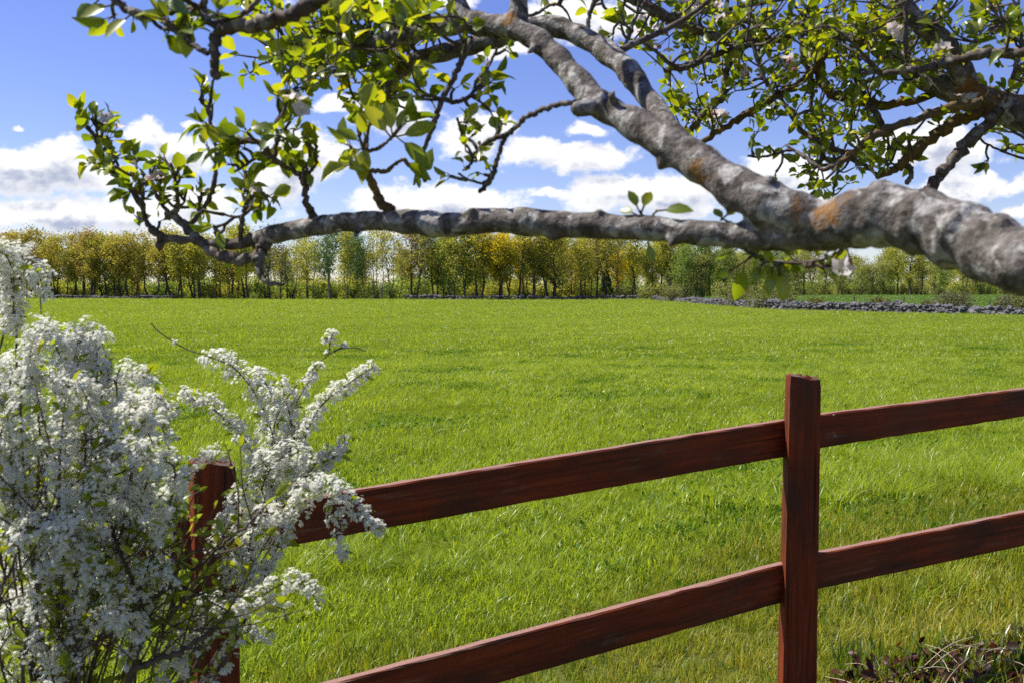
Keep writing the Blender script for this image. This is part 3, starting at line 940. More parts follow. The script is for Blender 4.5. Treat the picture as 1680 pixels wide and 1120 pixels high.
def make_tree_meshes(kind, H, crown_w, bare, nleaf, size, mat, trunk_r, trunk_mat, nlimb=14, up=.6, multi=1, seed=0, clump=.72):
    """tapered trunk with limbs, and a crown of leaf-sized faces gathered along the limbs"""
    global rng
    keep = rng; rng = np.random.default_rng(1000 + seed)
    ta = Acc(); ca = Acc()
    tips = []; wts = []
    for st in range(multi):
        lean = rng.normal(size=2) * .04 * H + (rng.normal(size=2) * .12 * H if multi > 1 else 0)
        n = 9
        t = np.linspace(0, 1, n)
        p = np.stack([lean[0] * t ** 1.4 + np.cumsum(rng.normal(size=n) * .012 * H), lean[1] * t ** 1.4 + np.cumsum(rng.normal(size=n) * .012 * H), H * .97 * t - .4], -1)
        p[0, :2] = p[1, :2] * .2 + (rng.normal(size=2) * .3 if multi > 1 else 0)
        p[1, :2] *= .6
        rad = trunk_r * (1 - t * .93) * (1 + .5 * np.exp(-t * 22))
        p2 = spline(np.hstack([p, rad[:, None]]), 3)
        tube(ta, p2[:, :3], p2[:, 3], 7)
        for i in range(nlimb // multi + 1):
            tt = bare + (1 - bare) * (i + rng.random()) / (nlimb // multi + 1)
            tt = min(.97, tt)
            b = np.array([np.interp(tt, t, p[:, k]) for k in range(3)])
            an = rng.random() * 6.283
            prof = math.sin(math.pi * min(1, max(.08, (tt - bare * .85) / (1.06 - bare * .85)))) ** .65
            ln = crown_w * .5 * (.55 + .6 * rng.random()) * prof + .3
            d = np.array([math.cos(an), math.sin(an), up * (.6 + .8 * rng.random())]); d = d / np.linalg.norm(d)
            q = [b]
            for j in range(1, 4):
                q.append(b + d * ln * j / 3 + np.array([rng.normal() * .07 * ln, rng.normal() * .07 * ln, .10 * ln * (j / 3) ** 2]))
            r0 = np.interp(tt, t, rad) * .55 + .012
            q = spline(np.array(q), 3)
            tube(ta, q, np.linspace(r0, .015, len(q)), 4)
            for j in (3, 5, 6, 7, 8, 9):
                tips.append(q[j]); wts.append(.4 + j / 9)
            # side shoots
            for j in range(3):
                s = q[3 + 2 * j]; d2 = nrm(d + rng.normal(size=3) * .7); l2 = ln * (.25 + .25 * rng.random())
                e = s + d2 * l2
                tube(ta, np.array([s, (s + e) / 2 + rng.normal(size=3) * .04 * l2, e]), np.linspace(r0 * .4 + .008, .01, 3), 3, cap=False)
                tips += [(s + e) / 2, e]; wts += [.8, 1.3]
    tips = np.array(tips); wts = np.array(wts) / np.sum(wts)
    # clumps, uneven in density
    w2 = wts * rng.gamma(1.1, 1, len(wts)); w2 /= w2.sum()
    idx = rng.choice(len(tips), nleaf, p=w2)
    pos = tips[idx] + rng.normal(size=(nleaf, 3)) * clump * np.array([1, 1, .75])
    d = rand_dirs(nleaf); u = perp(d); w = np.cross(d, u)
    s = (size * (.5 + .9 * rng.random(nleaf)))[:, None]
    v = np.stack([pos - u * s * .5, pos + w * s * .32 + d * s * .1, pos + u * s * .55, pos - w * s * .32 + d * s * .1], 1).reshape(-1, 3)
    f = (np.arange(nleaf) * 4)[:, None] + np.array([[0, 1, 2, 3]])
    ca.add(v, f)
    rng = keep
    return ta.mesh('trunk', trunk_mat, True), ca.mesh('crown', mat, False)

def conifer_meshes(H, Wd, mat, seed):
    global rng
    keep = rng; rng = np.random.default_rng(2000 + seed)
    ta = Acc(); ca = Acc()
    tube(ta, np.array([[0, 0, -.3], [0, 0, H * .5], [0, 0, H]]), [Wd * .06, Wd * .04, .02], 7)
    n = int(1300 + 120 * H)
    t = rng.random(n) ** 1.25
    lay = np.sin(t * H * 3.4 + rng.normal(size=n) * .4) * .13 + 1
    r = Wd * .5 * (1 - t) ** .8 * (np.sqrt(rng.random(n)) * .75 + .3) * lay + .03
    an = rng.random(n) * 6.283
    z = H * (.03 + .97 * t) - r * .16
    lop = 1 + .16 * np.sin(an * 2 + t * 9) + .1 * np.sin(an * 5)
    pos = np.stack([np.cos(an) * r * lop, np.sin(an) * r * lop, z], -1)
    d = nrm(np.stack([np.cos(an), np.sin(an), rng.normal(size=n) * .3 + .25], -1) + rng.normal(size=(n, 3)) * .35)
    u = perp(d); s = (.04 * H + .10) * (.5 + rng.random(n))[:, None]
    v = np.stack([pos - d * s * .5, pos + u * s * .22, pos + d * s * .7, pos - u * s * .22], 1).reshape(-1, 3)
    ca.add(v, (np.arange(n) * 4)[:, None] + np.array([[0, 1, 2, 3]]))
    rng = keep
    return ta.mesh('trunk', TRUNK, True), ca.mesh('crown', mat, False)

def bush_meshes(H, Wd, mat, seed, n=900, size=.16, round_=False):
    global rng
    keep = rng; rng = np.random.default_rng(3000 + seed)
    ta = Acc(); ca = Acc()
    ends = []
    for i in range(16):
        an = rng.random() * 6.283; l = Wd * .45 * (.3 + .7 * rng.random())
        e = np.array([math.cos(an) * l, math.sin(an) * l, H * (.45 + .5 * rng.random())])
        q = spline(np.array([[rng.normal() * .06 * Wd, rng.normal() * .06 * Wd, -.1], e * [.4, .4, .5], e]), 4)
        tube(ta, q, np.linspace(.02 * H + .01, .006, len(q)), 4, cap=False)
        ends += [q[-1], q[-2], q[-4]]
    d = rand_dirs(n); d[:, 2] = np.abs(d[:, 2]) * .95 - .12
    lob = 1 + .16 * np.sin(d[:, 0] * 5 + seed) + .14 * np.sin(d[:, 1] * 6 + 2 * seed) + .12 * np.sin(d[:, 2] * 7 + seed)
    rr = (rng.random(n) ** .35) * (lob if not round_ else 1 + .35 * (lob - 1))
    pos = d * rr[:, None] * np.array([Wd / 2, Wd / 2, H * .92]) + np.array([0, 0, H * .06])
    if not round_:
        k = rng.random(n) < .55
        en = np.array(ends)[rng.integers(0, len(ends), k.sum())]
        pos[k] = en + rng.normal(size=(k.sum(), 3)) * np.array([Wd, Wd, H]) * .09
    pos[:, 2] = np.maximum(pos[:, 2], .03)
    dd = rand_dirs(n); u = perp(dd); w = np.cross(dd, u)
    s = (size * (.5 + .9 * rng.random(n)))[:, None]
    v = np.stack([pos - u * s * .5, pos + w * s * .3, pos + u * s * .55, pos - w * s * .3], 1).reshape(-1, 3)
    ca.add(v, (np.arange(n) * 4)[:, None] + np.array([[0, 1, 2, 3]]))
    rng = keep
    return ta.mesh('stem', TRUNK, True), ca.mesh('foliage', mat, False)

PROTO = {}
def proto(key, fn, n):
    PROTO[key] = [fn(i) for i in range(n)]
S_ = .40
proto('gold', lambda i: make_tree_meshes('oak', 14.0, 7.2, .36, 2400, S_, FOL['gold'], .27, TRUNK, 18, .7, 1, 10 + i), 4)
proto('olive', lambda i: make_tree_meshes('oak', 13.6, 7.0, .36, 2300, S_, FOL['olive'], .25, TRUNK, 18, .7, 1, 20 + i), 4)
proto('rust', lambda i: make_tree_meshes('maple', 13.6, 6.8, .32, 1900, S_, FOL['rust'], .24, TRUNK, 18, .8, 1, 30 + i), 2)
proto('yellow', lambda i: make_tree_meshes('maple', 13.0, 8.5, .30, 2600, S_, FOL['yellow'], .26, TRUNK, 18, .6, 1, 40 + i), 2)
proto('green', lambda i: make_tree_meshes('alder', 13.4, 5.6, .22, 2100, S_, FOL['green'], .18, TRUNK, 20, .7, 1, 50 + i), 3)
proto('dark', lambda i: make_tree_meshes('birch', 14.8, 4.4, .36, 1500, .36, FOL['dark'], .15, BIRCH, 20, .5, 1, 60 + i, .8), 3)
proto('bare', lambda i: make_tree_meshes('ash', 14.6, 6.4, .34, 750, .34, FOL['bare'], .18, TRUNK, 30, 1.0, 1, 70 + i, .7), 3)
proto('thin', lambda i: make_tree_meshes('birch', 14.2, 3.4, .45, 800, .33, FOL['olive'], .12, BIRCH, 18, .9, 1, 80 + i, .6), 3)
proto('pale', lambda i: make_tree_meshes('willow', 9.0, 6.5, .12, 2100, .36, FOL['pale'], .13, TRUNK, 18, .9, 2, 90 + i), 3)
proto('oakbig', lambda i: make_tree_meshes('oak', 14.4, 11.5, .20, 3800, S_, FOL['olive'], .42, TRUNK, 30, .5, 1, 97 + i), 1)
proto('underpale', lambda i: bush_meshes(3.2, 4.6, FOL['pale'], i, 800, .30), 3)
proto('undergreen', lambda i: bush_meshes(3.8, 5.0, FOL['green'], 10 + i, 800, .32), 3)
proto('underolive', lambda i: bush_meshes(3.0, 5.4, FOL['olive'], 20 + i, 700, .32), 2)
proto('spruce', lambda i: conifer_meshes(6.4, 4.0, FOL['fir'], i), 2)

DESC = {
    'gold': ('golden budding oak', 'broadleaf_tree'), 'olive': ('olive green budding oak', 'broadleaf_tree'), 'rust': ('rusty brown budding maple', 'broadleaf_tree'),
    'yellow': ('bright yellow flowering maple', 'broadleaf_tree'), 'green': ('fresh green alder', 'broadleaf_tree'), 'dark': ('tall dark green birch', 'birch_tree'),
    'bare': ('nearly bare grey ash', 'bare_tree'), 'thin': ('slender thin-leaved tree', 'slender_tree'), 'pale': ('pale green willow', 'willow_tree'),
    'oakbig': ('broad spreading dark-trunked oak', 'broadleaf_tree'), 'underpale': ('pale leafy bush', 'woodland_bush'), 'undergreen': ('green leafy bush', 'woodland_bush'),
    'underolive': ('olive twiggy bush', 'woodland_bush'), 'spruce': ('dark pointed conifer', 'conifer_tree'),
}
ZONES = [(-9999, 90, 'behind the arching white plume'), (90, 170, 'right of the arching plume'), (170, 250, 'above the white bush'), (250, 330, 'below the bough’s leafy tip'),
         (330, 410, 'left of the hooked twig'), (410, 480, 'behind the hooked twig'), (480, 560, 'right of the hooked twig'), (560, 640, 'under the bough’s leafy shoot'),
         (640, 720, 'under the bough’s knob'), (720, 790, 'right of the bough’s knob'), (790, 880, 'by the bright yellow trees'), (880, 960, 'right of the yellow trees'),
         (960, 1030, 'at the shaded wall’s end'), (1030, 1100, 'under the bough’s single leaf'), (1100, 1200, 'behind the stone wall’s bushes'),
         (1200, 1300, 'behind the hanging blossom'), (1300, 1400, 'beyond crop field’s left end'), (1400, 1480, 'beyond crop field’s middle'),
         (1480, 1580, 'behind the round bush'), (1580, 99999, 'beyond crop field’s right end')]
ORD = ['', 'second ', 'third ', 'fourth ', 'fifth ', 'sixth ', 'seventh ', 'eighth ', 'ninth ', 'tenth ', 'eleventh ', 'twelfth ', 'thirteenth ', 'fourteenth ']
planted = []          # kind, x, y, scale, row
def px_of(x, y): return 840 + FPX * x / y

def plant_row(x0, x1, step, back, pick, row, hs=(.78, 1.17)):
    x = x0
    while x < x1:
        y = float(wood_edge(x)) + back + rng.normal() * 1.3 + .5
        kind = pick(px_of(x, y))
        if kind:
            planted.append((kind, x, y, hs[0] + (hs[1] - hs[0]) * rng.random(), row))
        x += step * (.6 + .8 * rng.random())

def ch(*opts):
    names = [o[0] for o in opts]; w = np.array([o[1] for o in opts], float)
    return str(rng.choice(names, p=w / w.sum()))
def pick_front(px):
    if px < 230: return ch(('gold', 5), ('olive', 2), ('rust', 1.4), ('thin', 1))
    if px < 330: return ch(('gold', 4), ('olive', 3), ('rust', 1), ('thin', 1))
    if px < 420: return ch(('gold', 2), ('olive', 4), ('green', 2), ('thin', 2))
    if px < 520: return ch(('thin', 6), ('olive', 2), ('bare', 2), ('green', .5))
    if px < 640: return ch(('dark', 4), ('thin', 5), ('bare', 1))
    if px < 705: return ch(('bare', 5), ('thin', 3), ('rust', .6))
    if px < 790: return ch(('green', 4), ('olive', 3), ('dark', 1), ('bare', 1))
    if px < 880: return ch(('yellow', 0), ('olive', 4), ('green', 1), ('gold', 2))
    if px < 1000: return ch(('olive', 4), ('gold', 2), ('rust', 1), ('thin', 1))
    if px < 1100: return ch(('olive', 3), ('thin', 2), ('bare', 2), ('green', 2))
    if px < 1300: return ch(('pale', 4), ('green', 3), ('thin', 2), ('bare', 1))
    return ch(('pale', 3), ('olive', 3), ('green', 2), ('bare', 2), ('thin', 1))
def pick_back(px):
    k = pick_front(px)
    return k
plant_row(-150, 78, 3.4, 2.0, pick_front, 'front')
plant_row(-155, 80, 3.8, 8.0, pick_back, 'middle')
plant_row(-160, 84, 4.6, 16.0, pick_back, 'back')
plant_row(80, 190, 5.6, 3.0, pick_front, 'front', (.9, 1.2))
plant_row(80, 190, 6.5, 14.0, pick_back, 'middle', (.9, 1.2))

def at_px(px, y): return (px - 840) / FPX * y
for (kind, px, y, sc) in (('yellow', 822, 199, 1.05), ('yellow', 858, 206, .95), ('oakbig', 910, 203, 1.0), ('rust', 962, 216, 1.0), ('yellow', 1012, 222, .78), ('dark', 1150, 238, .95),
                          ('green', 1118, 214, .82), ('oakbig', 1494, 297, 1.05), ('olive', 746, 197, 1.05)):
    planted.append((kind, at_px(px, y), y, sc, 'front'))
# undergrowth
def pick_under(px):
    if px < 90: return None
    if px < 420: return ch(('underolive', 2), ('undergreen', 2))
    if px < 760: return ch(('undergreen', 4), ('underolive', 1))
    if px < 1000: return ch(('undergreen', 2), ('underolive', 2))
    return ch(('underpale', 4), ('undergreen', 1))
plant_row(-140, 30, 5.0, 3.5, pick_under, 'under', (.3, .65))
plant_row(-140, 30, 5.0, 11.0, pick_under, 'under', (.9, 1.5))
plant_row(30, 185, 4.8, 2.0, pick_under, 'under', (.6, 1.1))
plant_row(30, 185, 6.5, 12.0, pick_under, 'under', (1.0, 1.5))
for (kind, px, y, sc) in (('spruce', 995, 219, 1.0), ('spruce', 1148, 176, .36), ('underpale', 1106, 168, .95), ('underpale', 1190, 185, 1.2), ('underpale', 1060, 205, 1.0), ('underpale', 1250, 200, 1.25), ('underpale', 1025, 212, .9),
                          ('underpale', 1290, 225, 1.2), ('underolive', 1080, 222, 1.3), ('undergreen', 1330, 300, 1.0)):
    planted.append((kind, at_px(px, y), y, sc, 'under'))

# keep each row class in order from the left so that labels can count within a stretch
groups = {}
for i, (kind, x, y, sc, row) in enumerate(planted):
    px = px_of(x, y)
    z = next(t for (a, b, t) in ZONES if a <= px < b)
    cls = {'front': 'wood’s edge', 'middle': 'deeper', 'back': 'far back', 'under': 'low'}[row]
    groups.setdefault((z, kind, cls), []).append((px, i))
lab = {}
for (z, kind, cls), lst in groups.items():
    lst.sort()
    pre = {'wood’s edge': '', 'deeper': ' within the wood', 'far back': ' far back', 'low': ''}[cls]
    for n, (px, i) in enumerate(lst):
        if len(lst) == 1: s = DESC[kind][0] + pre + ' ' + z
        else: s = ('first ' if n == 0 else ORD[min(n, 13)]) + DESC[kind][0] + ' from left' + pre + ' ' + z
        lab[i] = s
for i, (kind, x, y, sc, row) in enumerate(planted):
    meshes = PROTO[kind][int(rng.integers(len(PROTO[kind])))]
    t = empty(DESC[kind][1], (x, y, float(gz(x, y))), lab[i], 'bush' if row == 'under' and kind != 'spruce' else 'tree',
              'bushes of the undergrowth' if row == 'under' and kind != 'spruce' else 'trees of the far wood')
    t.rotation_euler[2] = rng.random() * 6.283
    t.scale = (sc * (.9 + .2 * rng.random()), sc * (.9 + .2 * rng.random()), sc)
    for me, nm in zip(meshes, ('stem', 'foliage') if kind.startswith('under') else ('trunk', 'crown')):
        c = bpy.data.objects.new(nm, me); COL.objects.link(c); c.parent = t

# what lies deeper in the wood reads as one mass
def deep_wood():
    pr = [bush_meshes(5.5, 7.0, FOL['green'], 50 + i, 900, .45)[1] for i in range(2)] + [bush_meshes(5.0, 7.0, FOL['olive'], 60 + i, 900, .45)[1] for i in range(2)] + [PROTO['olive'][0][1], PROTO['green'][0][1], PROTO['olive'][2][1], PROTO['bare'][0][0]]
    n = 380
    x = -190 + 460 * rng.random(n); y = wood_edge(x) + 24 + 70 * rng.random(n)
    n2_ = 260; x2 = -190 + 460 * rng.random(n2_); y2 = wood_edge(x2) + 20 + 26 * rng.random(n2_)
    scatter('far_off_undergrowth', np.stack([x2, y2, gz(x2, y2) - .2], -1), rng.random(n2_), .8 + .4 * rng.random(n2_), pr[:4])
    scatter('far_off_wood', np.stack([x, y, gz(x, y) - .2], -1), rng.random(n), .75 + .35 * rng.random(n), pr)
deep_wood()

# bushes and small posts at the stone wall
WB = leaf_mat('wall_bush_leaves', [(.12, .125, .06), (.18, .18, .085), (.25, .245, .12)], .4, .02, .5, (1.3, 1.3, .7), 3)
WB2 = leaf_mat('wall_scrub_leaves', [(.13, .135, .035), (.19, .19, .05), (.25, .235, .08)], .4, .02, .5, (1.3, 1.3, .7), 3)
for (px, y, w, h, rd, lb, m) in (
        (1563, 78, 2.75, 1.65, True, 'large round grey-green bush standing behind the stone wall', WB),
        (1655, 73, 2.1, 1.25, True, 'smaller round grey-green bush behind the right end of the stone wall', WB),
        (1440, 88, 1.5, .95, False, 'thin yellowish scrub left of the large round bush', WB2),
        (1262, 99, 3.6, 1.55, False, 'flat dark olive bush at the bend of the stone wall', WB2),
        (1212, 112, 2.9, 1.75, False, 'olive bush against the wall left of the bend', WB2),
        (1104, 160, 5.0, 2.5, False, 'wide olive bush in front of the wall’s far end', WB2),
        (1290, 112, 2.4, 1.5, False, 'twiggy brown bush just behind the wall’s bend', WB2),
        (1680, 70, 1.4, 1.1, False, 'pale scrub at the stone wall’s right end', WB2),
        (1524, 84, 1.1, .7, False, 'low tuft of scrub left of the large round bush’s foot', WB2),
        (1340, 100, 1.6, .8, False, 'small dry scrub behind the broad heap of the stone wall', WB2)):
    x = at_px(px, y)
    st, fo = bush_meshes(h * (1.35 if rd else 1.3), w * (1.3 if rd else 1.25), m, px, 5200 if rd else 2200, .13 if rd else .15, rd)
    b = empty('round_bush' if rd else 'scrub_bush', (x, y, float(gz(x, y))), lb, 'bush')
    for me, nm in ((st, 'stem'), (fo, 'foliage')):
        c = bpy.data.objects.new(nm, me); COL.objects.link(c); c.parent = b
POSTW = simple_mat('grey_post_timber', (.04, .03, .025), (.10, .08, .065), 12, .9)
for (px, y, h, lb) in ((1481, 81, 1.25, 'dark leaning wooden stake beside the stone wall, left of the round bush'), (1622, 74, 1.1, 'thin wooden stake between the two round bushes'), (1400, 90, 1.35, 'dark wooden stake on the broad heap of the stone wall')):
    x = at_px(px, y); a = Acc(); z = float(gz(x, y))
    tube(a, spline(np.array([[x, y, z - .2], [x + .03, y, z + h * .5], [x + .09, y, z + h]]), 4), [.055] * 9, 6, 0, .06)
    tag(a.build('wooden_stake', POSTW, None, True, loc=(x, y, z)), lb, 'stake')

#PART3
# ------------------------------------------------------------------ the apple tree
ABASE = np.array([1.22, 1.05, float(gz(1.22, 1.05))])
apple = empty('apple_tree', ABASE, 'old lichen-grey apple tree in blossom reaching its boughs across the sky', 'tree')
def ob(p): return tuple(np.asarray(p) - ABASE)
OR = [(ob(P(1338, 338, .97)), .042), (ob(P(1150, 290, 1.08)), .024), (ob(P(835, 32, 1.3)), .018), (ob(P(1595, 165, 1.88)), .075), (ob(P(1680, 160, 1.84)), .05),
      (ob(P(1420, 72, 2.0)), .03)]
BARK = bark_mat('apple_bark_with_lichen', (.046, .035, .026), (.205, .180, .158), (.026, .019, .013), 50, 1.0, (.38, .365, .335), OR)
TWIG = bark_mat('apple_twig_bark', (.06, .042, .032), (.12, .09, .07), (.04, .028, .02), 60, .5, (.20, .18, .15), None)
MOSSY = bark_mat('mossy_orange_twig_bark', (.085, .06, .035), (.16, .105, .04), (.05, .035, .025), 50, .7, (.24, .14, .035), None)
ALEAF = leaf_mat('apple_leaves', [(.11, .17, .012), (.19, .26, .016), (.28, .33, .02), (.40, .39, .025)], .62, .035, .33, (1.65, 1.5, .4), 70)
PETAL = leaf_mat('apple_blossom_petals', [(.80, .66, .69), (.84, .78, .79), (.86, .84, .84)], .5, .02, .5, (1.0, .92, .92), 60)
BUD = leaf_mat('pink_blossom_buds', [(.62, .14, .26), (.72, .30, .40)], .3, .03, .4, (1, .8, .85), 60)
STAMEN = simple_mat('pale_stamens', (.55, .48, .18), (.66, .6, .3), 200, .8, 0)

def line(pts, per=7):
    """(px, py, depth, width px) rows to world points and radii"""
    q = spline(np.array([[*P(p[0], p[1], p[2]), p[3] * p[2] / FPX / 2] for p in pts]), per)
    return q[:, :3], q[:, 3]

SAMPLES = []          # points along all wood, to hang shoots from
def sample(pts, rad):
    for p, r in zip(pts, rad): SAMPLES.append((*p, r))

# --- thick limbs, grown together as one surface
wood = Acc()
def limb(pts, extra_head=None):
    p, r = line(pts)
    if extra_head is not None:
        h = spline(np.array(extra_head), 8)
        p = np.vstack([h[:-1, :3], p]); r = np.concatenate([h[:-1, 3], r])
    r = r * (1 + .055 * np.sin(np.arange(len(r)) * .9 + rng.random() * 6) + .03 * rng.normal(size=len(r)))
    tube(wood, p, r, 18, 0, .02)
    sample(p, r)
    return p
b0 = P(1800, 478, .80)
limb([(1800, 478, .80, 112), (1740, 456, .82, 110), (1680, 431, .84, 108), (1620, 405, .88, 110), (1560, 380, .91, 112), (1500, 361, .94, 106), (1440, 353, .97, 106), (1395, 362, .99, 98), (1350, 372, 1.01, 82), (1315, 380, 1.02, 62), (1285, 385, 1.03, 56),
      (1240, 388, 1.05, 47), (1150, 383, 1.08, 43), (1050, 374, 1.12, 44), (950, 370, 1.16, 45), (850, 364, 1.2, 44), (780, 364, 1.23, 42), (730, 370, 1.25, 42), (705, 368, 1.26, 44), (640, 363, 1.29, 37), (560, 366, 1.33, 33),
      (490, 376, 1.37, 33), (440, 387, 1.4, 28), (420, 390, 1.41, 25)],
     [(*ABASE, .17), (1.21, 1.06, .6, .135), (1.17, 1.05, 1.15, .12), (1.02, 1.0, 1.40, .075), (.74, .90, 1.54, .045), (*b0, .0275)])
limb([(1350, 366, 1.01, 70), (1290, 346, 1.02, 78), (1240, 325, 1.04, 74), (1190, 297, 1.07, 66), (1140, 262, 1.10, 62), (1080, 226, 1.14, 56), (1020, 192, 1.18, 52), (975, 165, 1.21, 48), (940, 125, 1.24, 41), (905, 86, 1.27, 38),
      (860, 54, 1.30, 38), (810, 42, 1.33, 40), (768, 34, 1.35, 38), (752, 10, 1.36, 34), (748, -40, 1.36, 34), (760, -140, 1.36, 26), (800, -260, 1.4, 16)])
limb([(768, 34, 1.35, 34), (740, 42, 1.36, 33), (700, 50, 1.38, 31), (660, 60, 1.41, 29), (620, 72, 1.44, 28), (580, 86, 1.48, 26), (540, 98, 1.52, 20), (500, 108, 1.56, 15), (470, 100, 1.6, 9)])
limb([(1130, 240, 1.22, 30), (1095, 206, 1.26, 34), (1066, 165, 1.31, 37), (1030, 116, 1.36, 38), (991, 82, 1.41, 38), (946, 57, 1.45, 36), (897, 42, 1.48, 34), (850, 52, 1.49, 31), (800, 68, 1.50, 29), (765, 77, 1.51, 29), (710, 91, 1.53, 28),
      (680, 101, 1.55, 30), (654, 118, 1.57, 24), (640, 138, 1.58, 15), (630, 165, 1.60, 8)])
limb([(852, 48, 1.31, 36), (850, 15, 1.31, 34), (856, -40, 1.31, 28), (880, -140, 1.36, 18)])
limb([(982, 168, 1.2, 30), (960, 178, 1.185, 30), (943, 180, 1.175, 24)])
limb([(705, 372, 1.26, 28), (703, 388, 1.26, 16)])
limb([(1456, 340, .955, 44), (1444, 312, .955, 36), (1434, 300, .955, 18)])
limb([(1600, 372, .895, 60), (1588, 348, .89, 44), (1578, 332, .89, 22)])
for (px, py, d, w, dx, dy) in ((1105, 392, 1.09, 22, -6, 14), (905, 384, 1.175, 20, 8, 9), (985, 352, 1.14, 16, -4, -9), (770, 350, 1.22, 15, 6, -10), (585, 380, 1.3, 14, -3, 10), (1092, 262, 1.13, 26, -12, 12), (1205, 332, 1.06, 30, -10, 14),
                               (1000, 160, 1.17, 18, 10, -10), (1640, 372, .85, 40, 8, -14), (1260, 302, 1.02, 24, 8, -12), (875, 80, 1.27, 16, -10, 8)):
    limb([(px, py, d, w), (px + dx * .6, py + dy * .6, d - .006, w * .8), (px + dx, py + dy, d - .01, w * .4)])
# the limb of the upper right
limb([(1740, 215, 1.8, 62), (1680, 190, 1.84, 56), (1626, 170, 1.87, 50), (1570, 150, 1.9, 44), (1525, 131, 1.93, 42), (1476, 101, 1.96, 38), (1431, 68, 2.0, 34), (1382, 54, 2.05, 28), (1326, 47, 2.1, 24), (1251, 38, 2.15, 18), (1180, 20, 2.2, 12)],
     [(1.17, 1.05, 1.1, .09), (1.24, 1.22, 1.48, .062), (1.18, 1.55, 1.8, .045), (*P(1740, 215, 1.8), .034)])
limb([(1612, 168, 1.875, 40), (1581, 124, 1.86, 38), (1551, 75, 1.85, 36), (1514, 41, 1.85, 34), (1487, 15, 1.85, 30), (1465, -50, 1.85, 24), (1440, -150, 1.9, 14)])
def solid(name, acc, mat, parent, voxel, disp):
    o = acc.build(name, mat, parent)
    md = o.modifiers.new('grown together', 'REMESH'); md.mode = 'VOXEL'; md.voxel_size = voxel; md.use_smooth_shade = True
    sm = o.modifiers.new('soften', 'SMOOTH'); sm.iterations = 3; sm.factor = .5
    tx = bpy.data.textures.new(name + '_lumps', 'CLOUDS'); tx.noise_scale = .035; tx.noise_depth = 3
    dp = o.modifiers.new('lumps', 'DISPLACE'); dp.texture = tx; dp.strength = disp; dp.mid_level = .5; dp.texture_coords = 'LOCAL'
    return o
solid('trunk', wood, BARK, apple, .0042, .006)

# --- twigs, each with its leaves and blossom
class Twig:
    def __init__(self, mat=None):
        self.w = Acc(); self.l = Acc(); self.b = Acc(); self.mat = mat or TWIG
    def done(self, parent=apple):
        if self.w.n == 0: return
        o = self.w.build('branch', self.mat, parent)
        for acc, nm, mats in ((self.l, 'leaves', [ALEAF]), (self.b, 'blossom', [PETAL, STAMEN, BUD])):
            if acc.n:
                me = acc.mesh(nm, mats, True, world_loc(o)); c = bpy.data.objects.new(nm, me); COL.objects.link(c); c.parent = o

def rosette(t, p, ax, n, L, flower=0.0):
    """young leaf rosette on a spur, sometimes with a truss of blossom"""
    ax = ax / (np.linalg.norm(ax) + 1e-9)
    a = rng.random(n) * 6.283 + np.arange(n) * 2.4
    u = perp(ax[None])[0]; w = np.cross(ax, u)
    sp = .35 + .9 * rng.random(n)
    d = ax[None] * np.cos(sp)[:, None] + (np.cos(a)[:, None] * u + np.sin(a)[:, None] * w) * np.sin(sp)[:, None]
    d[:, 2] -= .12
    d = nrm(d)
    nor = ax[None] - d * np.sum(d * ax, -1, keepdims=True) + rng.normal(size=(n, 3)) * .35 + np.array([0, 0, .25])
    ln = L * (.5 + .7 * rng.random(n))
    st = ln * .22
    base = p + d * .003
    for i in range(n):
        if ln[i] > .016: tube(t.w, np.array([p, base[i] + d[i] * st[i]]), [.0011, .0008], 3, cap=False)
    leaves(t.l, base + d * st[:, None], d, nor, ln, ln * (.27 + .09 * rng.random(n)), .55, .6)
    if rng.random() < flower:
        m = rng.integers(2, 6)
        dd = nrm(ax + rng.normal(size=(m, 3)) * .55 + np.array([0, 0, .3]))
        q = p + dd * (.020 + .012 * rng.random(m))[:, None]
        for x in q: tube(t.w, np.array([p, x]), [.0009, .0009], 3, cap=False)
        flowers(t.b, q, nrm(dd + rng.normal(size=(m, 3)) * .4), .011 + .004 * rng.random(m), 0, 1, 5, .45, .8)
        mb = rng.integers(0, 3)
        for _ in range(mb):
            dq = nrm(ax + rng.normal(size=3) * .7); c = p + dq * .022
            tube(t.w, np.array([p, c]), [.0009, .0009], 3, cap=False)
            tube(t.b, np.array([c, c + dq * .003, c + dq * .007, c + dq * .010]), [.001, .0042, .0042, .001], 6, 2)

def dress(t, pts, rad, n, L=.034, lo=.15, flower=.12, spur=.018, nl=(3, 7)):
    n = max(1, int(round(n * .72))); L = L * .79; flower = flower * .3
    for i in range(n):
        f = lo + (1 - lo) * (i + rng.random()) / n
        k = min(len(pts) - 1, int(f * (len(pts) - 1)))
        tan = nrm(pts[min(k + 1, len(pts) - 1)] - pts[max(k - 1, 0)])
        o = nrm(perp(tan[None])[0] + np.array([0, 0, .55]) + tan * .3)
        if f > .96: o = nrm(tan + np.array([0, 0, .2]))
        s = spur * (.3 + 1.4 * rng.random())
        e = pts[k] + o * s + tan * s * .3
        tube(t.w, spline(np.array([pts[k], pts[k] + o * s * .6, e]), 2), [.003, .0026, .0024, .0022, .0026], 5)
        rosette(t, e, o, int(rng.integers(*nl)), L, flower)

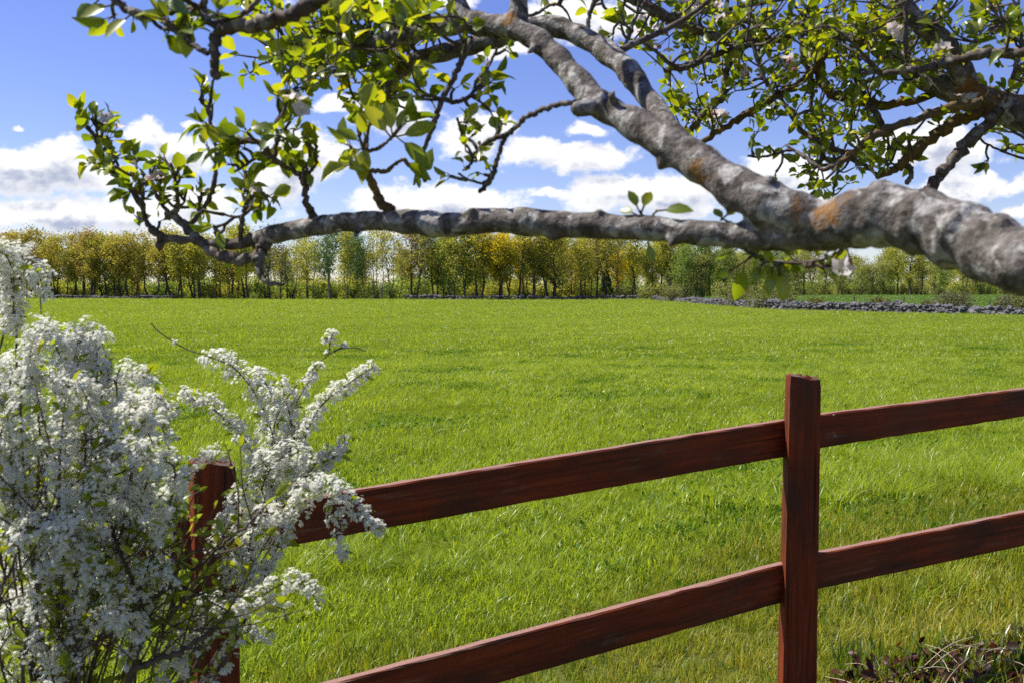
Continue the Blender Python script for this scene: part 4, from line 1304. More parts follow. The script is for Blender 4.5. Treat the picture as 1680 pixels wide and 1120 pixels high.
def twig(pts, n=6, L=.034, lo=.15, flower=.12, mat=None, spur=.018, more=(), lump=.07, nl=(3, 7), extra=()):
    t = Twig(mat)
    for k, q in enumerate([pts] + list(more)):
        p, r = line(q, 6)
        p = p + rng.normal(size=p.shape) * (r[:, None] * .22)
        r = np.maximum(r * (1 + .10 * rng.normal(size=len(r))), .0011)
        tube(t.w, p, r, 8 if r.max() > .006 else 6, 0, lump)
        sample(p, r)
        nn = n if k == 0 else max(2, n // 2)
        if n: dress(t, p, r, nn, L, lo, flower, spur, nl)
    for (px, py, d0, dx, dy, ll) in extra:          # single leaves read from the photograph
        p = P(px, py, d0); d = nrm(P(px + dx, py + dy, d0 + rng.normal() * .012) - p)
        near = np.array(SAMPLES[-260:])[:, :3]; near = near[np.argmin(np.sum((near - p) ** 2, 1))]
        tube(t.w, spline(np.array([near, (near + p) / 2 - d * .003, p, p + d * .010]), 3), [.0014] + [.0011] * 9, 4)
        leaves(t.l, (p + d * .008)[None], d[None], np.array([[.1 * rng.normal(), -.8, .5]]), ll, ll * .27, .35, .4)
    t.done()

# the bough's tip: hooked twig, stubs and upright shoots
twig([(435, 388, 1.4, 22), (400, 398, 1.42, 18), (360, 401, 1.44, 15), (320, 396, 1.46, 14), (285, 391, 1.48, 13), (262, 386, 1.49, 13), (248, 376, 1.5, 10)], 3, .028, .1, 0)
twig([(438, 396, 1.4, 22), (428, 412, 1.395, 22), (424, 430, 1.39, 17), (428, 450, 1.385, 11), (440, 465, 1.38, 8), (464, 467, 1.38, 5)], 0)
twig([(426, 418, 1.395, 17), (400, 426, 1.40, 17), (372, 422, 1.42, 18), (345, 412, 1.44, 16), (322, 392, 1.46, 15), (300, 366, 1.48, 14), (276, 350, 1.50, 12)], 1, .03, .2, 0)
twig([(262, 390, 1.49, 12), (263, 400, 1.49, 14), (261, 410, 1.49, 9)], 0)
twig([(250, 380, 1.5, 10), (240, 362, 1.5, 9), (232, 337, 1.51, 8), (216, 312, 1.51, 8), (195, 290, 1.52, 7), (180, 270, 1.52, 7), (168, 252, 1.53, 6), (158, 232, 1.53, 5), (146, 210, 1.54, 5), (128, 204, 1.54, 4)], 15, .034, .05, .08,
     more=[[(168, 252, 1.53, 5), (163, 232, 1.53, 4), (158, 215, 1.53, 4), (157, 186, 1.53, 3)], [(236, 345, 1.5, 7), (232, 318, 1.49, 6), (226, 296, 1.48, 5), (214, 282, 1.48, 4)], [(195, 290, 1.52, 5), (182, 284, 1.52, 4), (172, 283, 1.52, 3)]])
twig([(288, 352, 1.49, 9), (291, 335, 1.48, 8), (288, 305, 1.47, 7), (286, 288, 1.46, 6), (280, 268, 1.46, 5)], 6, .036, .1, .35, more=[[(276, 350, 1.49, 8), (262, 330, 1.49, 6), (250, 305, 1.49, 5), (245, 272, 1.49, 4)], [(275, 352, 1.49, 7), (300, 335, 1.48, 5), (306, 316, 1.48, 4)]])
twig([(308, 374, 1.47, 9), (325, 355, 1.46, 9), (340, 334, 1.46, 8), (350, 308, 1.45, 8), (354, 275, 1.45, 7), (354, 245, 1.45, 7), (348, 212, 1.45, 6), (342, 182, 1.45, 7), (346, 160, 1.45, 4)], 6, .03, .45, .05,
     more=[[(326, 354, 1.46, 6), (325, 342, 1.46, 5), (323, 334, 1.46, 4)], [(341, 178, 1.45, 5), (332, 170, 1.45, 4), (326, 162, 1.45, 3)]])
twig([(360, 398, 1.43, 10), (358, 385, 1.43, 11), (352, 374, 1.43, 7)], 0, more=[[(358, 388, 1.43, 8), (366, 378, 1.43, 6), (371, 368, 1.43, 4)]])
twig([(520, 372, 1.35, 14), (512, 352, 1.35, 14), (503, 335, 1.34, 12), (500, 305, 1.34, 11), (494, 290, 1.34, 10), (478, 278, 1.34, 9), (450, 263, 1.33, 8), (436, 248, 1.33, 8), (425, 232, 1.33, 6), (395, 228, 1.34, 5), (375, 225, 1.34, 4)], 12, .038, .25, .3,
     more=[[(450, 262, 1.33, 8), (452, 242, 1.33, 8), (458, 225, 1.33, 7), (467, 213, 1.33, 6), (476, 222, 1.33, 5), (480, 242, 1.33, 4)], [(458, 224, 1.33, 6), (452, 200, 1.33, 5), (466, 180, 1.33, 4), (470, 152, 1.33, 3)],
           [(436, 248, 1.33, 6), (408, 268, 1.34, 5), (385, 282, 1.34, 4)], [(500, 300, 1.34, 7), (510, 282, 1.33, 5), (522, 266, 1.33, 4)]])
twig([(394, 398, 1.42, 9), (397, 370, 1.41, 9), (402, 342, 1.41, 8), (412, 325, 1.40, 7), (430, 316, 1.40, 5), (440, 330, 1.4, 4)], 7, .032, .2, .2, more=[[(403, 340, 1.41, 6), (398, 318, 1.41, 5), (388, 300, 1.41, 4)], [(400, 355, 1.41, 6), (380, 356, 1.41, 5), (362, 350, 1.41, 4)]])
twig([(642, 352, 1.29, 26), (631, 340, 1.29, 18), (620, 322, 1.29, 15), (609, 298, 1.28, 14), (600, 275, 1.27, 13), (599, 250, 1.27, 11), (601, 228, 1.27, 8)], 4, .040, .55, .2, MOSSY,
     more=[[(602, 248, 1.27, 8), (618, 245, 1.27, 7), (634, 234, 1.26, 6), (646, 222, 1.26, 5)], [(606, 280, 1.27, 8), (634, 280, 1.27, 8), (650, 268, 1.26, 6), (664, 262, 1.26, 5), (672, 272, 1.26, 4)], [(600, 250, 1.27, 7), (590, 228, 1.27, 5), (586, 205, 1.27, 4)]],
     extra=[(640, 224, 1.26, -38, -48, .042), (644, 222, 1.26, -10, -52, .036), (648, 222, 1.26, 20, -40, .030), (652, 224, 1.26, 38, -8, .044), (654, 228, 1.26, 40, 30, .045), (600, 240, 1.26, -34, 20, .042), (603, 236, 1.26, -12, 44, .04), (596, 236, 1.26, -30, -18, .03), (600, 230, 1.26, -8, -34, .03), (660, 262, 1.26, 30, 26, .04)])
twig([(772, 62, 1.34, 12), (760, 92, 1.33, 11), (747, 124, 1.33, 11), (735, 145, 1.33, 10), (725, 165, 1.32, 10), (714, 195, 1.32, 10), (705, 221, 1.32, 9), (696, 245, 1.32, 8), (691, 264, 1.32, 8), (692, 282, 1.32, 7), (697, 298, 1.32, 8)], 0)
twig([(728, 162, 1.34, 8), (742, 168, 1.35, 8), (757, 166, 1.36, 8), (775, 155, 1.37, 7), (790, 136, 1.38, 6), (798, 118, 1.39, 5), (808, 96, 1.4, 5), (816, 80, 1.4, 4)], 9, .030, .1, .02, more=[[(770, 158, 1.37, 5), (785, 165, 1.37, 4), (793, 172, 1.37, 3)], [(798, 118, 1.39, 4), (806, 128, 1.39, 3)]], nl=(2, 5))
twig([(945, 169, 1.19, 10), (915, 172, 1.2, 9), (890, 180, 1.21, 9), (868, 190, 1.22, 9), (850, 204, 1.23, 9), (836, 218, 1.24, 9), (822, 224, 1.25, 9), (805, 230, 1.26, 10), (788, 244, 1.27, 9), (776, 256, 1.28, 6)], 5, .022, .7, 0, nl=(3, 6),
     more=[[(829, 224, 1.25, 9), (822, 240, 1.25, 8), (816, 262, 1.26, 8), (810, 284, 1.26, 9), (798, 304, 1.27, 9), (786, 316, 1.27, 8)], [(776, 256, 1.28, 5), (766, 240, 1.29, 5), (758, 222, 1.3, 5), (750, 195, 1.3, 4)], [(812, 280, 1.26, 7), (795, 300, 1.27, 6), (770, 296, 1.27, 5), (752, 285, 1.27, 4)],
           [(780, 250, 1.28, 6), (772, 270, 1.28, 5), (764, 280, 1.28, 4)]])
# upper left
twig([(560, -22, 1.06, 24), (525, 0, 1.06, 24), (498, 14, 1.07, 24), (469, 26, 1.08, 23), (440, 36, 1.09, 22), (412, 43, 1.10, 22), (382, 45, 1.11, 21), (360, 52, 1.12, 20), (352, 70, 1.12, 18), (352, 92, 1.12, 16), (353, 112, 1.12, 16), (354, 128, 1.12, 15)], 0, MOSSY and None)
twig([(170, -20, 1.16, 13), (187, 0, 1.16, 13), (206, 14, 1.16, 13), (225, 22, 1.15, 12), (262, 30, 1.15, 12), (280, 42, 1.14, 11), (300, 60, 1.14, 11), (320, 76, 1.13, 10), (340, 88, 1.12, 9)], 5, .036, .02, .05, more=[[(225, 28, 1.15, 10), (250, 28, 1.15, 8), (280, 22, 1.15, 8), (305, 14, 1.15, 9), (334, 10, 1.14, 10)], [(290, 50, 1.14, 8), (270, 46, 1.14, 8)]],
     extra=[(304, 30, 1.14, 2, 40, .042), (298, 34, 1.14, 20, -12, .03), (215, 24, 1.15, -30, 24, .034), (188, 8, 1.16, -36, 8, .034), (160, 2, 1.16, -12, 10, .03), (278, 46, 1.14, -4, 16, .026), (330, 26, 1.13, 30, 6, .03)])
twig([(336, -10, 1.14, 12), (334, 8, 1.13, 13), (332, 20, 1.13, 14), (340, 34, 1.12, 12), (352, 42, 1.12, 12)], 4, .036, .05, .05, more=[[(330, 14, 1.13, 9), (312, 4, 1.13, 8), (300, -14, 1.13, 7)]])
twig([(352, 40, 1.12, 9), (370, 34, 1.12, 9), (392, 26, 1.11, 9), (412, 12, 1.1, 9), (430, -8, 1.1, 8)], 0)

# twigs of the upper right
R_ = [
    ([(1720, 84, 1.6, 17), (1680, 88, 1.62, 16), (1640, 88, 1.64, 16), (1607, 89, 1.66, 16), (1562, 101, 1.68, 15), (1528, 109, 1.7, 13), (1495, 116, 1.72, 12), (1450, 122, 1.74, 10)], 5, None),
    ([(1625, 165, 1.8, 16), (1607, 169, 1.8, 15), (1551, 180, 1.8, 14), (1495, 199, 1.79, 14), (1450, 214, 1.78, 14), (1420, 232, 1.78, 14), (1401, 251, 1.78, 13), (1379, 268, 1.78, 11)], 6, MOSSY),
    ([(1610, 185, 1.86, 18), (1589, 191, 1.87, 19), (1551, 210, 1.9, 19), (1514, 240, 1.93, 19), (1484, 266, 1.96, 17), (1466, 278, 1.98, 13), (1440, 290, 2.0, 9)], 7, MOSSY),
    ([(1640, 180, 1.84, 18), (1622, 199, 1.84, 20), (1581, 240, 1.84, 20), (1551, 277, 1.84, 20), (1529, 307, 1.84, 19), (1500, 350, 1.84, 18)], 0, None),
    ([(1090, 118, 2.0, 6), (1120, 109, 2.0, 8), (1187, 86, 2.0, 10), (1240, 69, 2.0, 11), (1262, 66, 2.0, 12), (1289, 64, 2.0, 11), (1310, 48, 2.0, 10), (1340, 20, 2.0, 10)], 9, None),
    ([(1140, 252, 2.1, 9), (1146, 240, 2.1, 10), (1187, 210, 2.1, 11), (1232, 184, 2.1, 12), (1277, 157, 2.08, 12), (1307, 139, 2.06, 11), (1330, 118, 2.05, 11), (1350, 95, 2.04, 12), (1365, 60, 2.04, 12)], 11, MOSSY),
    ([(1118, 226, 2.15, 9), (1131, 214, 2.15, 11), (1161, 180, 2.15, 13), (1183, 160, 2.15, 13), (1190, 138, 2.15, 12), (1191, 116, 2.15, 11), (1206, 92, 2.15, 10), (1230, 70, 2.12, 9)], 11, None),
    ([(1228, 50, 1.95, 7), (1236, 75, 1.95, 7), (1251, 124, 1.94, 7), (1266, 145, 1.93, 7), (1281, 161, 1.92, 7), (1307, 206, 1.9, 8), (1330, 225, 1.88, 8), (1360, 240, 1.86, 9), (1385, 252, 1.84, 9)], 8, None),
    ([(1338, 60, 2.05, 16), (1342, 95, 2.05, 16), (1346, 127, 2.05, 16), (1360, 150, 2.04, 16), (1397, 165, 2.03, 16), (1450, 172, 2.0, 15), (1495, 166, 1.97, 14), (1540, 152, 1.93, 13)], 9, MOSSY),
    ([(1398, 90, 2.0, 10), (1405, 127, 2.0, 11), (1420, 157, 1.98, 12), (1439, 191, 1.96, 12), (1450, 212, 1.95, 9)], 6, None),
    ([(1312, 44, 2.08, 10), (1316, 70, 2.08, 10), (1319, 97, 2.08, 9), (1330, 125, 2.07, 8), (1332, 180, 2.07, 6)], 7, None),
    ([(1488, -20, 1.7, 9), (1487, 22, 1.7, 8), (1486, 60, 1.7, 8), (1487, 95, 1.71, 7)], 2, None),
    ([(1000, -30, 1.95, 16), (1030, -5, 1.95, 17), (1078, 18, 1.95, 18), (1110, 34, 1.95, 18), (1142, 47, 1.96, 17), (1170, 60, 1.97, 17), (1196, 71, 1.98, 15)], 9, None),
    ([(1052, 68, 1.8, 6), (1060, 72, 1.8, 6), (1082, 90, 1.8, 6), (1110, 112, 1.82, 8), (1128, 110, 1.84, 9), (1165, 96, 1.9, 9)], 4, None),
    ([(1020, 90, 1.75, 7), (1032, 60, 1.75, 7), (1042, 30, 1.76, 6), (1060, 0, 1.78, 6)], 6, None),
    ([(985, -20, 1.8, 6), (990, 10, 1.8, 5), (1010, 28, 1.8, 5), (1025, 42, 1.8, 4)], 3, None),
    ([(963, 55, 1.6, 8), (966, 28, 1.6, 8), (972, 10, 1.6, 7), (978, -20, 1.6, 6)], 1, None),
    ([(850, 30, 1.55, 5), (880, 22, 1.55, 5), (905, 8, 1.55, 5), (925, 14, 1.55, 4), (940, 40, 1.55, 3)], 4, None),
    ([(1440, 288, 2.0, 8), (1420, 272, 2.02, 7), (1395, 262, 2.04, 7), (1360, 272, 2.06, 6), (1330, 268, 2.07, 6)], 8, None),
    ([(1379, 268, 1.78, 9), (1350, 278, 1.8, 8), (1325, 262, 1.82, 7), (1300, 246, 1.84, 6), (1276, 252, 1.85, 5), (1248, 258, 1.86, 4), (1226, 256, 1.86, 3)], 8, None),
    ([(1345, 270, 1.95, 7), (1352, 240, 1.95, 6), (1350, 200, 1.95, 5), (1346, 160, 1.95, 4)], 7, None),
    ([(1370, 275, 2.0, 6), (1366, 230, 2.0, 5), (1362, 190, 2.0, 4)], 6, None),
    ([(1455, 275, 2.0, 6), (1458, 240, 2.0, 5), (1455, 215, 2.0, 4)], 3, None),
    ([(1485, 268, 1.96, 9), (1496, 255, 1.96, 8), (1492, 232, 1.96, 6), (1500, 212, 1.96, 5)], 4, None),
    ([(1488, 268, 1.96, 9), (1496, 285, 1.95, 9), (1488, 302, 1.95, 8)], 0, None),
    ([(1600, 205, 1.9, 5), (1612, 232, 1.9, 4), (1640, 246, 1.9, 4), (1670, 258, 1.9, 4), (1700, 268, 1.9, 4)], 6, None),
    ([(1700, 240, 2.0, 5), (1672, 222, 2.0, 5), (1650, 208, 2.0, 4), (1630, 212, 2.0, 4)], 5, None),
    ([(1600, 70, 1.75, 8), (1625, 50, 1.75, 8), (1650, 30, 1.75, 7), (1672, 4, 1.75, 6)], 6, None),
    ([(1655, 60, 1.7, 6), (1638, 30, 1.7, 6), (1624, 4, 1.7, 5), (1616, -30, 1.7, 5)], 4, None),
    ([(1660, 130, 1.75, 8), (1672, 90, 1.75, 7), (1678, 50, 1.75, 6)], 6, None),
]
for pts, n, m in R_:
    fl = .55 if pts[0][0] < 1260 else .18
    twig(pts, n, .033, .05, fl, m, .022)
# small spray hanging under the bough
twig([(1395, 400, 1.06, 8), (1368, 420, 1.07, 7), (1340, 428, 1.08, 7), (1310, 432, 1.09, 6), (1280, 430, 1.1, 6), (1258, 428, 1.11, 5), (1236, 420, 1.11, 4)], 7, .025, .05, .35, None, .012, more=[[(1335, 428, 1.08, 5), (1327, 436, 1.08, 4), (1320, 440, 1.08, 3)]],
     extra=[(1222, 432, 1.1, -8, 42, .034), (1278, 440, 1.08, 8, 38, .03), (1268, 440, 1.08, -4, 26, .024), (1396, 428, 1.05, 2, 22, .016), (1345, 430, 1.08, 18, 12, .022), (1205, 440, 1.1, -10, 6, .018)])
twig([(1060, 362, 1.115, 5), (1053, 352, 1.112, 4), (1050, 346, 1.11, 3)], 0, extra=[(1050, 350, 1.11, -10, -22, .022), (1052, 350, 1.11, 10, -26, .024), (1048, 354, 1.11, -14, -6, .02)])
twig([(1068, 360, 1.112, 5), (1074, 350, 1.108, 4), (1080, 346, 1.105, 3)], 0, extra=[(1080, 346, 1.10, 48, -4, .032)])
twig([(1062, 382, 1.115, 5), (1062, 392, 1.112, 3)], 0, extra=[(1062, 392, 1.11, 4, 18, .02)])
twig([(1215, 372, 1.08, 5), (1200, 366, 1.10, 4), (1186, 360, 1.12, 3)], 0, extra=[(1190, 362, 1.12, -14, -10, .02), (1184, 360, 1.12, 10, -8, .018)])

# leafy shoots that fill the crown between the drawn twigs
SAM = np.array(SAMPLES)
def fill(px, py, d, rx, ry, n, L=.032, flower=.12, dj=.10, up=0.0, nl=(3, 7)):
    t = Twig()
    i = 0
    n = max(2, int(n * .66)); L = L * .79; flower = flower * .38
    while i < n:
        a = rng.normal(size=2) * .55
        if abs(a[0]) > 1.3 or abs(a[1]) > 1.3: continue
        i += 1
        p = P(px + a[0] * rx, py + a[1] * ry, d + rng.normal() * dj)
        k = np.argmin(np.sum((SAM[:, :3] - p) ** 2, 1)); b = SAM[k, :3]
        ln = np.linalg.norm(p - b)
        mid = (p + b) / 2 + rng.normal(size=3) * .12 * ln + np.array([0, 0, -.06 * ln])
        q = spline(np.array([b, mid, p]), 5)
        r0 = min(SAM[k, 3] * .6, .0016 + .012 * ln)
        tube(t.w, q, np.linspace(r0, .0013, len(q)), 5, 0, .06)
        ax = nrm(q[-1] - q[-3] + np.array([0, 0, .15 * ln]))
        rosette(t, p, ax, int(rng.integers(*nl)), L, flower)
        for f in (.45, .7):
            if ln > .05 and rng.random() < .8:
                s = q[int(f * (len(q) - 1))]
                rosette(t, s, nrm(rng.normal(size=3) + np.array([0, 0, .5])), int(rng.integers(2, 5)), L * .8, flower * .4)
    t.done()
for a in ((520, 60, 1.52, 90, 50, 34), (600, 40, 1.5, 80, 50, 30), (470, 100, 1.56, 60, 34, 18), (560, 110, 1.52, 90, 24, 22), (650, 24, 1.45, 70, 36, 20), (690, 20, 1.42, 40, 30, 10), (620, 150, 1.58, 60, 30, 14), (670, 140, 1.55, 50, 24, 9), (440, 30, 1.5, 30, 30, 8),
          (520, -40, 1.5, 130, 50, 22)):
    fill(*a, .036, .04)
for a in ((1080, 40, 2.0, 60, 50, 16), (1140, 60, 2.05, 60, 60, 22), (1180, 110, 2.1, 55, 50, 20), (1120, 170, 2.1, 40, 30, 13), (1160, 200, 2.12, 40, 30, 9), (1190, 30, 2.05, 60, 40, 24)):
    fill(*a, .030, .5)
for a in ((1290, 30, 2.0, 80, 50, 34), (1380, 40, 1.95, 80, 50, 36), (1450, 70, 1.9, 70, 60, 28), (1340, 110, 2.0, 70, 50, 26), (1420, 150, 1.95, 70, 50, 22), (1500, 60, 1.85, 60, 60, 18), (1570, 40, 1.8, 60, 50, 20), (1640, 60, 1.75, 50, 60, 16), (1660, 130, 1.8, 40, 40, 12),
          (1310, 210, 2.0, 60, 50, 14), (1390, 220, 1.95, 60, 40, 16), (1370, 270, 2.0, 60, 24, 16), (1460, 240, 2.0, 40, 40, 7), (1345, 300, 1.95, 40, 14, 9), (1240, 130, 2.05, 40, 40, 10), (1250, 190, 2.0, 50, 30, 8), (1500, 130, 1.9, 60, 40, 12), (1380, -40, 1.95, 200, 40, 34), (1600, -50, 1.85, 120, 40, 16)):
    fill(*a, .031, .14)
fill(1280, 426, 1.1, 46, 14, 7, .022, .12, .02)
fill(425, 330, 1.38, 32, 24, 4, .030, .2, .03)
fill(445, 215, 1.33, 46, 30, 6, .034, .3, .03)
fill(280, 300, 1.47, 26, 36, 4, .030, .2, .03)
fill(790, 275, 1.27, 36, 24, 6, .022, .0, .02)
fill(760, 215, 1.3, 26, 20, 4, .026, .0, .02)
# crown out of the picture above, which dapples the light on the limbs
for a in ((800, -230, 1.5, 150, 110, 22), (980, -260, 1.8, 200, 120, 30), (1300, -220, 2.0, 240, 110, 30)):
    fill(*a, .036, .1, .25)

# ------------------------------------------------------------------ the white flowering bush
SB = np.array([-.98, 1.62, float(gz(-.98, 1.62))])
spirea = empty('flowering_shrub', SB, 'white flowering bush with arching sprays in front of the fence’s hidden post', 'bush')
SWOOD = bark_mat('shrub_stem_bark', (.07, .048, .035), (.15, .11, .085), (.04, .028, .02), 60, .4, None, None)
SPET = leaf_mat('white_shrub_petals', [(.87, .86, .80), (.90, .89, .84), (.92, .91, .87)], .5, .0, .6, (1.0, 1.0, .95), 120)
SCEN = simple_mat('yellow_green_flower_centre', (.32, .33, .08), (.45, .42, .14), 300, .8, 0)
SLEAF = leaf_mat('shrub_leaves', [(.15, .22, .015), (.26, .33, .02), (.38, .42, .03)], .6, .03, .4, (1.5, 1.35, .5), 60)

def plume(pts, lo=.35, hi=1.0, thick=30, step=.0105, stem=5, dens=1.0, leaf=.5, more_stems=()):
    """one arching branch: dark stem, small umbels of white flowers crowded along its outer part"""
    rows = np.array([[*P(p[0], p[1], p[2]), p[2]] for p in pts])
    q = spline(rows, 10); p = q[:, :3]; dep = q[:, 3]
    w = Acc(); fl = Acc(); lf = Acc()
    stem = min(stem, 4.2); r = np.linspace(stem, min(stem, 2.0), len(p)) / 2 / FPX * dep
    tube(w, p, r, 6, 0, .08)
    seg = np.linalg.norm(np.diff(p, axis=0), axis=1); cum = np.concatenate([[0], np.cumsum(seg)]); L = cum[-1]
    a0, a1 = lo * L, hi * L
    n = max(2, int((a1 - a0) / (step * .66)))
    rad = thick * 1.18 / 2 / FPX * dep.mean()
    for i in range(n):
        s = a0 + (a1 - a0) * (i + rng.random()) / n
        c = np.array([np.interp(s, cum, p[:, k]) for k in range(3)])
        c2 = np.array([np.interp(min(L, s + .01), cum, p[:, k]) for k in range(3)]); tan = nrm(c2 - c + 1e-9)
        f = (s - a0) / (a1 - a0 + 1e-9)
        prof = min(1, .45 + 2.6 * f) * min(1, .42 + 3.0 * (1 - f))
        for j in range(3):
            if rng.random() > dens * .9: continue
            o = perp(tan[None])[0]; o[2] += .55; o = nrm(o + tan * .25)
            rr = rad * prof * (.35 + .75 * rng.random())
            u = c + o * rr * .8
            m = int(rng.integers(7, 12))
            d = nrm(o + rng.normal(size=(m, 3)) * .75)
            x = u + d * rad * (.22 + .2 * rng.random((m, 1))) + rng.normal(size=(m, 3)) * .0016
            flowers(fl, x, nrm(d * .8 + o * .4 + np.array([-.35, 0, .8])), (.0027 + .0010 * rng.random(m)), 0, 1, 5, .12, .78)
            if j == 0: tube(w, np.array([c, u]), [.0008, .0006], 3, cap=False)
        if rng.random() < leaf * .75:
            d = nrm(perp(tan[None])[0] + tan * .5 + np.array([0, 0, .1]))
            ln = .013 + .012 * rng.random()
            leaves(lf, c[None] + d * rad * .3, d[None], rng.normal(size=(1, 3)) + np.array([[0, -.4, .8]]), ln, ln * .2, .3, .3)
    # leaves along the bare part
    for i in range(int(a0 / .02 * leaf)):
        s = rng.random() * a0
        c = np.array([np.interp(s, cum, p[:, k]) for k in range(3)])
        d = nrm(rng.normal(size=3) + np.array([0, 0, .5])); ln = .016 + .014 * rng.random()
        leaves(lf, c[None], d[None], rng.normal(size=(1, 3)) + np.array([[0, -.4, .8]]), ln, ln * .2, .3, .3)
    o = w.build('branch', SWOOD, spirea)
    for acc, nm, mats in ((fl, 'blossom', [SPET, SCEN]), (lf, 'leaves', [SLEAF])):
        if acc.n:
            me = acc.mesh(nm, mats, nm == 'leaves', world_loc(o)); c = bpy.data.objects.new(nm, me); COL.objects.link(c); c.parent = o

BASEPX = (90, 1750)
def stem_pts(x, y, d):
    """where the branch through (x, y) comes from: the shrub's foot"""
    return [(BASEPX[0] + rng.normal() * 40, 1500 + rng.normal() * 60, 1.62 + rng.normal() * .05), (BASEPX[0] * .45 + x * .55 + rng.normal() * 20, 1500 * .42 + y * .58, 1.6 * .5 + d * .5)]
# sprays read one by one from the photograph
plume(stem_pts(30, 640, 1.5) + [(30, 640, 1.5), (27, 540, 1.48), (18, 450, 1.47), (25, 422, 1.46), (48, 430, 1.45), (66, 458, 1.44), (72, 490, 1.44)], .80, 1, 44, .009, 5, 1.0)
plume(stem_pts(0, 640, 1.5) + [(0, 640, 1.5), (6, 540, 1.5), (-4, 450, 1.48), (4, 415, 1.47), (20, 440, 1.46), (22, 500, 1.46), (18, 545, 1.46)], .78, 1, 36, .009, 5, 1.0)
plume(stem_pts(-30, 640, 1.4) + [(-50, 560, 1.4), (-50, 440, 1.4), (-20, 405, 1.4), (8, 418, 1.4), (20, 440, 1.4)], .75, 1, 44, .009, 5, 1.0)
plume(stem_pts(66, 660, 1.55) + [(66, 660, 1.55), (66, 590, 1.54), (68, 530, 1.53), (66, 488, 1.52)], .86, .97, 26, .012, 4, .6)
plume(stem_pts(60, 700, 1.5) + [(60, 640, 1.5), (58, 570, 1.5), (75, 545, 1.5), (105, 560, 1.49), (118, 590, 1.49)], .72, 1, 38, .009, 4, .9)
plume(stem_pts(140, 720, 1.45) + [(128, 700, 1.45), (122, 620, 1.44), (134, 560, 1.43), (152, 545, 1.43), (160, 590, 1.42), (158, 640, 1.42)], .72, 1, 46, .0085, 5, 1.0)
plume(stem_pts(150, 700, 1.5) + [(110, 800, 1.5), (140, 700, 1.49), (175, 640, 1.48), (210, 612, 1.48), (235, 618, 1.47), (252, 630, 1.47)], .62, 1, 46, .0085, 5, 1.0)
plume(stem_pts(470, 880, 1.75) + [(478, 830, 1.75), (458, 752, 1.75), (440, 690, 1.74), (415, 640, 1.73), (385, 604, 1.72), (352, 588, 1.71), (322, 578, 1.71)], .66, .985, 46, .0085, 5, 1.0)
plume([(322, 578, 1.71), (305, 572, 1.71), (280, 558, 1.7), (258, 542, 1.7), (248, 530, 1.7)], .3, .5, 7, .02, 2, .3, .2)
plume(stem_pts(440, 880, 1.7) + [(446, 850, 1.7), (430, 780, 1.7), (400, 720, 1.69), (362, 680, 1.68), (325, 658, 1.67), (296, 645, 1.67)], .66, 1, 40, .0085, 5, 1.0)
plume(stem_pts(470, 830, 1.8) + [(462, 780, 1.8), (456, 700, 1.8), (446, 650, 1.8), (432, 622, 1.8), (420, 608, 1.8)], .80, 1, 34, .009, 4, 1.0)
plume(stem_pts(500, 860, 1.7) + [(484, 800, 1.7), (496, 740, 1.7), (508, 696, 1.69), (530, 662, 1.68), (562, 636, 1.67), (590, 616, 1.66), (612, 602, 1.66)], .70, 1, 33, .0085, 4, 1.0)
plume(stem_pts(440, 800, 1.75) + [(436, 760, 1.75), (452, 690, 1.74), (480, 640, 1.73), (520, 598, 1.72), (548, 576, 1.72), (580, 570, 1.72), (600, 576, 1.72)], .90, .96, 12, .02, 3, .2, .2)
plume([(540, 580, 1.72), (541, 566, 1.72), (545, 550, 1.72)], .2, 1, 26, .007, 3, 1, .1)
plume([(548, 577, 1.72), (560, 570, 1.72), (570, 566, 1.72)], .4, 1, 15, .008, 3, 1, .1)
plume(stem_pts(470, 800, 1.75) + [(460, 740, 1.75), (478, 680, 1.74), (500, 636, 1.73), (520, 606, 1.72), (528, 598, 1.72)], .78, 1, 26, .010, 4, .8)
plume(stem_pts(480, 800, 1.72) + [(470, 750, 1.72), (476, 690, 1.72), (466, 645, 1.72), (462, 628, 1.72)], .78, 1, 38, .009, 4, .9)
plume(stem_pts(500, 900, 1.6) + [(470, 860, 1.6), (496, 802, 1.59), (540, 792, 1.58), (575, 822, 1.57), (602, 852, 1.56), (630, 872, 1.56)], .66, 1, 30, .0085, 4, 1.0)
plume(stem_pts(500, 920, 1.62) + [(490, 850, 1.62), (530, 806, 1.6), (550, 830, 1.6), (552, 880, 1.6), (562, 925, 1.6)], .72, 1, 27, .010, 4, .8)
plume(stem_pts(520, 860, 1.68) + [(525, 780, 1.68), (545, 752, 1.68), (562, 738, 1.68), (566, 716, 1.68)], .86, 1, 25, .009, 4, .9)
plume(stem_pts(500, 860, 1.68) + [(505, 780, 1.68), (522, 756, 1.68), (545, 738, 1.68)], .86, 1, 27, .009, 4, .9)
plume(stem_pts(400, 1060, 1.5) + [(330, 1060, 1.5), (420, 985, 1.5), (470, 955, 1.5), (505, 965, 1.5), (524, 995, 1.5)], .70, 1, 36, .010, 5, .85)
plume(stem_pts(360, 1080, 1.5) + [(330, 1040, 1.5), (380, 1000, 1.5), (430, 990, 1.5), (470, 1000, 1.5)], .66, 1, 36, .010, 4, .7)
plume(stem_pts(330, 1080, 1.5) + [(290, 1060, 1.5), (310, 1015, 1.5), (340, 990, 1.5), (370, 1005, 1.5)], .72, 1, 40, .009, 4, .9)
plume(stem_pts(350, 1080, 1.5) + [(360, 1100, 1.5), (385, 1050, 1.5), (415, 1035, 1.5), (440, 1050, 1.5)], .72, 1, 30, .010, 4, .7)
plume(stem_pts(380, 950, 1.6) + [(405, 960, 1.6), (408, 905, 1.6), (420, 858, 1.6), (445, 842, 1.6), (470, 858, 1.6)], .66, 1, 46, .0085, 5, 1.0)
